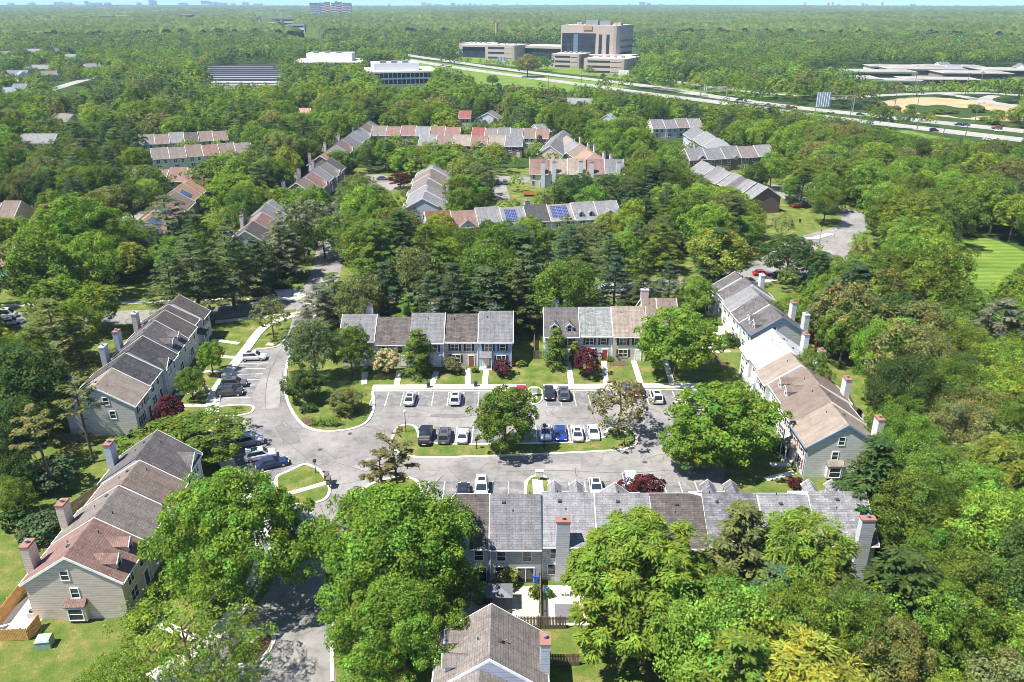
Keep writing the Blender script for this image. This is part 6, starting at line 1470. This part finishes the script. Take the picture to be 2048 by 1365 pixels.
b = MB(); b.hull([(-.78, -.6, .95), (.78, -.6, .95), (.78, .7, .95), (-.78, .7, .95)], [(-.70, -.45, 1.12), (.70, -.45, 1.12), (.70, .6, 1.16), (-.70, .6, 1.16)], m_); put('lid', b.mesh('lid'), r_)
def parasol(px, py, c, label):
    g = G(px, py, 2.4); r = thing('garden_parasol', (g.x, g.y, 0), .3, label, 'parasol'); b = MB(); b.tube((0, 0, 0), (0, 0, 2.5), .04, .04, WHITE, 6); put('pole', b.mesh('pole'), r)
    b = MB(); n = 8; b.hull([(1.7 * math.cos(i * 6.283 / n), 1.7 * math.sin(i * 6.283 / n), 2.05) for i in range(n)], [(.05 * math.cos(i * 6.283 / n), .05 * math.sin(i * 6.283 / n), 2.65) for i in range(n)], plain('parasol_cloth', c, .8)); put('canopy', b.mesh('canopy'), r)
parasol(1572, 622, (.75, .72, .68), 'white parasol behind the mottled grey roofs'); parasol(8, 552, (.05, .45, .42), 'turquoise parasol beside the white-walled pair')
g = G(490, 690); b = MB(); m_ = plain('white_rock', (.7, .68, .63), .8)
b.hull([(-.9, -.3, 0), (.8, -.35, 0), (.9, .3, 0), (-.8, .4, 0)], [(-.5, -.15, .35), (.4, -.2, .28), (.5, .1, .3), (-.3, .2, .4)], m_); tag(put('boulder', b.mesh('boulder'), None, (g.x + 5, g.y, 0)), 'pale boulder on the corner lawn above the white hatchback', 'rock')

# ---------------------------------------------------------------- big buildings
STONE = plain('pink_granite', (.36, .30, .25), .8, var=.06, scale=.1); ROOFG = plain('gravel_roof', (.42, .38, .34), .95, var=.15, scale=.08); DGL = plain('dark_curtain_glass', (.025, .03, .042), .12, spec=.7, scale=.15, var=.4); WROOF = plain('white_roof', (.32, .305, .28), .9, var=.12, scale=.06)
def rot_frame(Cx, Cy, ang): return (Cx, Cy, 0), ang
TA = math.atan2(-27, 60.7)
t = thing('office_tower', (115, 900, 0), TA, 'tall pink granite office tower with a huge dark glass front', 'office tower')
W_, D_, Ht = 66.4, 54, 42.4; b = MB(); rc = 6
prof = [(-W_, 0), (-rc, 0), (-rc * .5, rc * .13), (-rc * .13, rc * .5), (0, rc), (0, D_), (-W_, D_)]
b.hull([(x, y, 0) for x, y in prof], [(x, y, Ht) for x, y in prof], STONE); put('wall', b.mesh('wall'), t)
b = MB(); b.box(-W_ + 1, -1, 8, D_ - 1, Ht, Ht + .3, ROOFG); put('roof', b.mesh('roof'), t)
b = MB(); b.box(-W_ + 1.5, -W_ + 40, -.35, .1, 3, Ht - 8, DGL); put('glass_facade', b.mesh('glass_facade'), t)
b = MB(); b.box(-W_ + 15, -W_ + 20, -.6, -.36, 8, Ht - 9, plain('blue_glass', (.10, .16, .20), .1)); put('glass_bay', b.mesh('glass_bay'), t)
for z in (Ht - 12, Ht - 17, Ht - 22): b = MB(); b.box(-W_ + 1.4, -W_ + 40.1, -.5, -.34, z, z + .5, BLACK); put('spandrel', b.mesh('spandrel'), t)
for x in (-W_ + 44, -W_ + 52.5): b = MB(); b.box(x, x + 3.4, -.3, .1, 2, Ht - 9, DGL); put('slot_window', b.mesh('slot_window'), t)
for z in (6, 13, 19.5, 26): b = MB(); b.box(-.1, .25, rc + .5, D_ - 1, z, z + 2.0, DGL); put('window_band', b.mesh('window_band'), t)
for x, y, w, h in ((-42, 12, 14, 5), (-26, 12, 12, 4.5), (-55, 20, 5, 2.5), (-12, 18, 8, 2.5)): b = MB(); b.box(x, x + w, y, y + 9, Ht + .3, Ht + h, PATINA if w > 9 else STONE); put('rooftop_unit', b.mesh('rooftop_unit'), t)
for i in range(9): b = MB(); x = -W_ + 6 + i * 7; b.tube((x, 3, Ht), (x, 3, Ht + 3.2), .3, .2, PATINA, 5); put('roof_mast', b.mesh('roof_mast'), t)
b = MB(); b.box(-W_ + 26, -W_ + 36, -.8, -.2, Ht - 4.5, Ht - .5, plain('brown_panel', (.35, .22, .12), .6)); put('panel', b.mesh('panel'), t)
def wing(cx, cy, w, d, h, label, floors=3, ang=TA, dark=None, top=True):
    """cx, cy: pixel of the front right-hand bottom corner"""
    g = G(cx, cy); t = thing('office_wing', (g.x, g.y, 0), ang, label, 'office building', 'low stone office wings'); rc = 5
    prof = [(-w, 0), (-rc, 0), (-rc * .5, rc * .13), (-rc * .13, rc * .5), (0, rc), (0, d), (-w, d)]; b = MB(); b.hull([(x, y, 0) for x, y in prof], [(x, y, h) for x, y in prof], STONE); put('wall', b.mesh('wall'), t)
    b = MB(); b.box(-w + .8, -.8, 5.5, d - .8, h, h + .2, ROOFG); put('roof', b.mesh('roof'), t)
    fh = h / floors
    for i in range(floors): b = MB(); b.box(-w + 4, -w * .38, -.3, .1, i * fh + 1.4, i * fh + fh * .62, DGL); put('window_band', b.mesh('window_band'), t)
    for i in range(floors): b = MB(); b.box(-rc - .1, -w * .36 + .2, -.12, .1, i * fh + 1.4, i * fh + 1.8, DGL); put('dark_line', b.mesh('dark_line'), t)  # thin dark strip across the stone on every floor
    for i in range(4): b = MB(); b.box(-w * .8 + i * w * .18, -w * .8 + i * w * .18 + 3, d * .4, d * .4 + 3, h + .2, h + 1.6, PATINA); put('rooftop_unit', b.mesh('rooftop_unit'), t)
wing(1162, 138, 34, 50, 14.5, 'stepped granite office wing under the tower glass'); wing(1252, 150, 44, 48, 14.2, 'rounded-corner granite office wing closest to the highway')
wing(1032, 121, 42, 45, 17, 'low granite wing with three window bands, beside the lone round shrub'); wing(972, 114, 40, 40, 16, 'low granite wing at the highway end of the complex')
g = G(1190, 141); t = thing('office_link', (g.x, g.y + 6, 0), TA, 'recessed dark glass link between the two granite wings', 'office building'); b = MB(); b.box(-14, 0, 0, 60, 0, 12.5, DGL); put('wall', b.mesh('wall'), t); b = MB(); b.box(-30, 30, 30, 62, 12.5, 13.2, ROOFG); put('roof', b.mesh('roof'), t)
g = G(1110, 122); t = thing('office_gallery', (g.x + 20, g.y + 10, 0), TA, 'long flat-roofed gallery behind the two low granite wings', 'office building'); b = MB(); b.box(-150, 0, 0, 45, 0, 13, DGL); put('wall', b.mesh('wall'), t); b = MB(); b.box(-152, 2, -2, 47, 13, 15.5, STONE); b.box(-150, 0, 0, 45, 15.5, 15.7, ROOFG); put('roof', b.mesh('roof'), t)
g = G(1250, 150); b = MB(); b.box(-7, 3, -6, -5, 0, 4.5, WHITE); tag(put('entrance_sign', b.mesh('entrance_sign'), None, (g.x, g.y, 0)), 'pale blank entrance wall in front of the office wing', 'sign')
# white offices
def whiteoff(px, py, w, d, h, label, ang, pent):
    g = G(px, py); t = thing('white_office', (g.x, g.y, 0), R(ang), label, 'office building'); b = MB(); b.box(0, w, 0, d, 0, h - 1, DGL); put('glass_wall', b.mesh('glass_wall'), t)
    b = MB(); b.box(-1.5, w + 2, -2, d + 1.5, h - 1, h + .2, WHITE); b.box(-.5, w + 1, -1, d + .5, h + .2, h + .5, plain('tan_roof', (.45, .38, .30), .9, scale=.1)); put('roof', b.mesh('roof'), t)
    for i in range(2):
        b = MB(); b.box(-.4, w + .4, -.6, -.05, h * .45 * i, h * .45 * i + 1.3, WHITE); put('spandrel', b.mesh('spandrel'), t)
    n = int(w / 3.6)
    for i in range(n + 1):
        for side in (0,):
            b = MB(); x = i * w / n; b.box(x - .25, x + .25, -.7, -.05, 1.3, h * .45, WHITE); b.box(x - .25, x + .25, -.7, -.05, h * .45 + 1.3, h - 1, WHITE); put('mullion', b.mesh('mullion'), t)
    for i in range(int(d / 3.6) + 1):
        b = MB(); y = i * 3.6; b.box(w + .05, w + .6, y - .25, y + .25, 0, h - 1, WHITE); put('mullion', b.mesh('mullion'), t)
    for (x0, x1, y0, y1, hh) in pent:
        b = MB(); b.box(x0, x1, y0, y1, h + .5, h + hh, WHITE); b.box(x0 + .5, x1 - .5, y0 + .5, y1 - .5, h + hh, h + hh + .2, WROOF); put('penthouse', b.mesh('penthouse'), t)
        for k_ in range(3): b = MB(); xx = x0 + (x1 - x0) * (k_ + .6) / 4; b.box(xx, xx + 5, y0 + 4, y0 + 9, h + hh + .2, h + hh + 2, PATINA); put('rooftop_unit', b.mesh('rooftop_unit'), t)
whiteoff(742, 173, 56, 50, 11.3, 'white two-storey office with glass bands and tan roof edge', 14, ((4, 42, 6, 40, 6),))
whiteoff(585, 140, 70, 60, 7.5, 'white office block with boxy penthouse beyond the solar carport', 4, ((14, 62, 10, 40, 8),))
for i in range(8):
    D0 = 690 + i * 24; zc = D0 * CP + 23; x0 = (418 - W2) / F * zc; x1 = ((566 if i < 6 else 548) - W2) / F * zc
    t = thing('solar_carport', (x0, D0, 0), 0, f"long dark solar canopy over the car park, {ordn(i)} from the lane side", 'solar carport', 'solar canopies'); b = MB()
    b.hull([(0, -3.9, 4.2), (x1 - x0, -3.9, 4.2), (x1 - x0, 3.9, 5.1), (0, 3.9, 5.1)], [(0, -3.9, 4.4), (x1 - x0, -3.9, 4.4), (x1 - x0, 3.9, 5.3), (0, 3.9, 5.3)], plain('array_glass', (.02, .022, .03), .6, spec=.1)); put('solar_panel', b.mesh('solar_panel'), t)
    b = MB(); b.box(0, x1 - x0, -4.8, -3.95, 3.9, 4.3, WHITE); put('gutter_beam', b.mesh('gutter_beam'), t)
    for k_ in range(6): b = MB(); x = (x1 - x0) * (k_ + .5) / 6; b.box(x - .3, x + .3, -.3, .3, 0, 4.8, WHITE); put('post', b.mesh('post'), t)
zc = 690 * CP + 23; struct_lot = sheet('carpark', [((405 - W2) / F * zc, 665), ((575 - W2) / F * zc, 665), ((548 - W2) / F * 815, 880), ((405 - W2) / F * 815, 880)], .04, GM['hwy'])
for i in range(7):
    x = 425 + i * 19; make_car(('sedan', 'suv')[i % 2], x, 174, 90, [CG, CS, CW, CB][i % 4], f"{['dark', 'silver', 'white', 'black'][i % 4]} car parked at the near edge of the solar carport, {ordn(i)} along", 'cars at the solar carport', far=True)
# school: flat pale slabs
for i, (x, y, w, d, h, lab) in enumerate([(1610, 172, 34, 26, 5, 'flat-roofed school wing half hidden by trees'), (1700, 172, 48, 34, 5.5, 'flat-roofed school wing with dark window strip'), (1790, 173, 40, 22, 4.5, 'low school wing behind the hedge'), (1880, 172, 60, 26, 5, 'long low school wing facing the ramp'), (1760, 158, 60, 30, 6, 'raised middle block of the school'), (1850, 153, 70, 30, 6.5, 'central hall of the school'), (1950, 160, 60, 34, 5.5, 'school wing behind the ramp fork'), (1790, 145, 50, 25, 5.5, 'rear school wing'), (1900, 145, 60, 25, 5.5, 'rear school wing beneath the white porch house'), (2010, 155, 40, 40, 6, 'brick-sided school hall at the frame edge')]):
    g = G(x, y); t = thing('school_building', (g.x - w / 2, g.y, 0), R(-6), lab + ', pale roof', 'school building', 'flat-roofed school blocks'); b = MB(); b.box(0, w, 0, d, 0, h, siding(SBEI) if i % 3 else BRK); put('wall', b.mesh('wall'), t)
    b = MB(); b.box(-1, w + 1, -1, d + 1, h, h + .5, WROOF); b.box(2, w - 2, 2, d - 2, h + .5, h + .7, plain('patched_roof', (.27, .25, .23), .9, var=.2, scale=.08)); put('roof', b.mesh('roof'), t)
    b = MB(); b.box(3, w - 4, -.15, .05, 1.4, h - 1.2, DGL); put('window_band', b.mesh('window_band'), t)
# far town and skyline
def far_block(px, ybase, wpx, hm, c, label, grp, D=None, d=20, name='distant_building', floors=4):
    a = PIT + math.atan((ybase - H2) / F)
    if D is None:
        D = 900.0
        for _ in range(60):
            z = terrain_h((px - W2) / F * D, D); D = .5 * D + .5 * min(9200, (H - z) / max(.003, math.tan(a)))
    zc = D * CP + 30 * SP; x = (px - W2) / F * zc; w = wpx / F * zc; z0 = terrain_h(x, D)
    t = thing(name, (x - w / 2, D, z0), 0, label, 'building', grp); m = plain('far_wall', c, .8, var=.05); b = MB(); b.box(0, w, 0, d, -3, hm, m); put('wall', b.mesh('wall'), t)
    b = MB(); fh = hm / floors
    for i in range(floors): b.box(w * .04, w * .96, -.25, .05, i * fh + fh * .35, i * fh + fh * .75, DGL)
    put('window_band', b.mesh('window_band'), t); b = MB(); b.box(-.5, w + .5, -.5, d + .5, hm, hm + 1, WROOF); put('roof', b.mesh('roof'), t)
SK = 'hazy skyline on the horizon'; FT = 'low town buildings beyond the woods'
fg_ = random.Random(4)
for i_, (px, y, w, h, c) in enumerate([(160, 47, 34, 9, (.6, .55, .5)), (200, 47, 40, 10, (.35, .2, .17)), (240, 46, 30, 10, (.6, .57, .5)), (285, 46, 50, 9, (.6, .6, .6)), (335, 50, 20, 10, (.5, .5, .52)), (370, 50, 26, 16, (.30, .12, .10)), (395, 48, 20, 10, (.5, .45, .4)), (440, 42, 50, 10, (.65, .62, .58)), (478, 47, 22, 9, (.4, .25, .2)), (505, 50, 26, 12, (.55, .5, .45)), (520, 28, 30, 9, (.6, .5, .42)), (560, 30, 26, 10, (.5, .3, .25)), (565, 52, 50, 9, (.55, .42, .35)), (600, 47, 50, 8, (.65, .6, .52)), (640, 52, 40, 8, (.6, .5, .42)), (540, 63, 26, 8, (.5, .6, .68)), (590, 66, 34, 7, (.7, .7, .7)), (220, 17, 40, 14, (.35, .25, .22)), (190, 18, 14, 12, (.5, .4, .35)), (270, 19, 60, 9, (.6, .55, .5)), (330, 19, 40, 9, (.6, .6, .58)), (95, 54, 60, 4, (.7, .66, .58)), (30, 52, 30, 4, (.65, .6, .55))]):
    far_block(px, y, w, h * 1.1 + 9, c, ('brick-red' if c[0] < .4 else 'grey' if c[2] >= c[0] else 'pale beige') + f' low commercial block, {ordn(i_)} in the strip of distant town', FT, floors=2)
for i_, (px, yb, w, h, D) in enumerate([(630, 30, 19, 57, 2700), (645, 20, 10, 55, 3100), (655, 20, 9, 58, 3150), (668, 20, 8, 55, 3100), (679, 20, 8, 57, 3150), (690, 20, 8, 55, 3100), (699, 19, 7, 54, 3200), (673, 19, 3, 60, 3250)]):
    far_block(px, yb, w, h, (.62, .52, .44) if px != 630 else (.5, .5, .54), f'pale beige apartment tower, {ordn(i_ - 1)} behind the greyish front tower' if px != 630 else 'greyish apartment tower standing in front of the beige cluster', 'apartment towers beyond the woods', D=D, name='apartment_tower', floors=10)
for i_, (px, top, w) in enumerate([(20, 7, 6), (62, 7, 8), (112, 6, 5), (122, 5, 5), (135, 7, 12), (172, 4, 3), (190, 7, 20), (214, 7, 10), (277, 7, 5), (300, 2, 2.5), (304, 0, 3), (309, 3, 3), (365, 8, 14), (410, 3, 14), (422, 5, 8), (432, 6, 8), (445, 7, 14), (465, 8, 6), (490, 6, 10), (515, 8, 16), (847, 5, 8), (858, 7, 7), (872, 8, 6), (880, 9, 9), (906, 6, 8), (918, 9, 6), (930, 9, 8), (940, 7, 5), (950, 8, 6), (962, 8, 4), (990, 9, 12), (1034, 9, 5), (1058, 10, 10), (1072, 11, 12), (1092, 10, 10), (1110, 12, 8), (1258, 9, 4), (1284, 5, 12), (1297, 8, 8), (1320, 9, 6), (1609, 6, 3), (1656, 6, 5), (1664, 5, 4), (1676, 8, 6), (1725, 7, 5), (1732, 8, 5), (1763, 4, 4), (1822, 8, 6), (1828, 9, 5), (778, 7, 2)]):
    a = PIT + math.atan((top - H2) / F); D = 8800.0; far_block(px, 12, w, max(20, (H - D * math.tan(a)) - terrain_h(0, D)), [(.55, .52, .5), (.45, .45, .48), (.62, .6, .57)][int(px) % 3], f'tiny hazy building, {ordn(i_)} along the horizon from the suburb side', SK, D=D, d=60, name='skyline_building', floors=5)
g = G(993, 42); t = thing('smokestack', (G(993, 60).x * 1.3, 1500, terrain_h(0, 1500)), 0, 'slender brick smokestack rising from the far woods', 'smokestack'); b = MB(); b.tube((0, 0, 0), (0, 0, 31), 3, 2, plain('stack_brick', (.4, .22, .17), .9), 10); put('shaft', b.mesh('shaft'), t); t.location.x = (993 - W2) / F * (1500 * CP + 12)

# ---------------------------------------------------------------- haze
def haze():
    b = MB(); b.box(-9800, 9800, -180, 9350, -3, 130, None) if False else None
    me = bpy.data.meshes.new('haze'); x0, x1, y0, y1, z0, z1 = -9600, 9600, -150, 9400, -2, 175
    v = [(x0, y0, z0), (x1, y0, z0), (x1, y1, z0), (x0, y1, z0), (x0, y0, z1), (x1, y0, z1), (x1, y1, z1), (x0, y1, z1)]
    me.from_pydata(v, [], [(3, 2, 1, 0), (4, 5, 6, 7), (0, 1, 5, 4), (1, 2, 6, 5), (2, 3, 7, 6), (3, 0, 4, 7)]); me.update()
    m = bpy.data.materials.new('haze_air'); m.use_nodes = True; t = m.node_tree; t.nodes.clear()
    pv = node(t, 'ShaderNodeVolumePrincipled'); pv.inputs['Color'].default_value = (.52, .74, 1.0, 1); pv.inputs['Density'].default_value = HAZE_D; pv.inputs['Anisotropy'].default_value = 0.0
    o = node(t, 'ShaderNodeOutputMaterial'); L(t, pv.outputs[0], o.inputs['Volume']); me.materials.append(m)
    tag(put('haze', me), 'thin blue summer haze over the whole valley', None, kind='stuff')
HAZE_D = 0.00008
haze()
for k_, v_ in WID.items(): print('WID', k_, [round(x, 1) for x in v_])
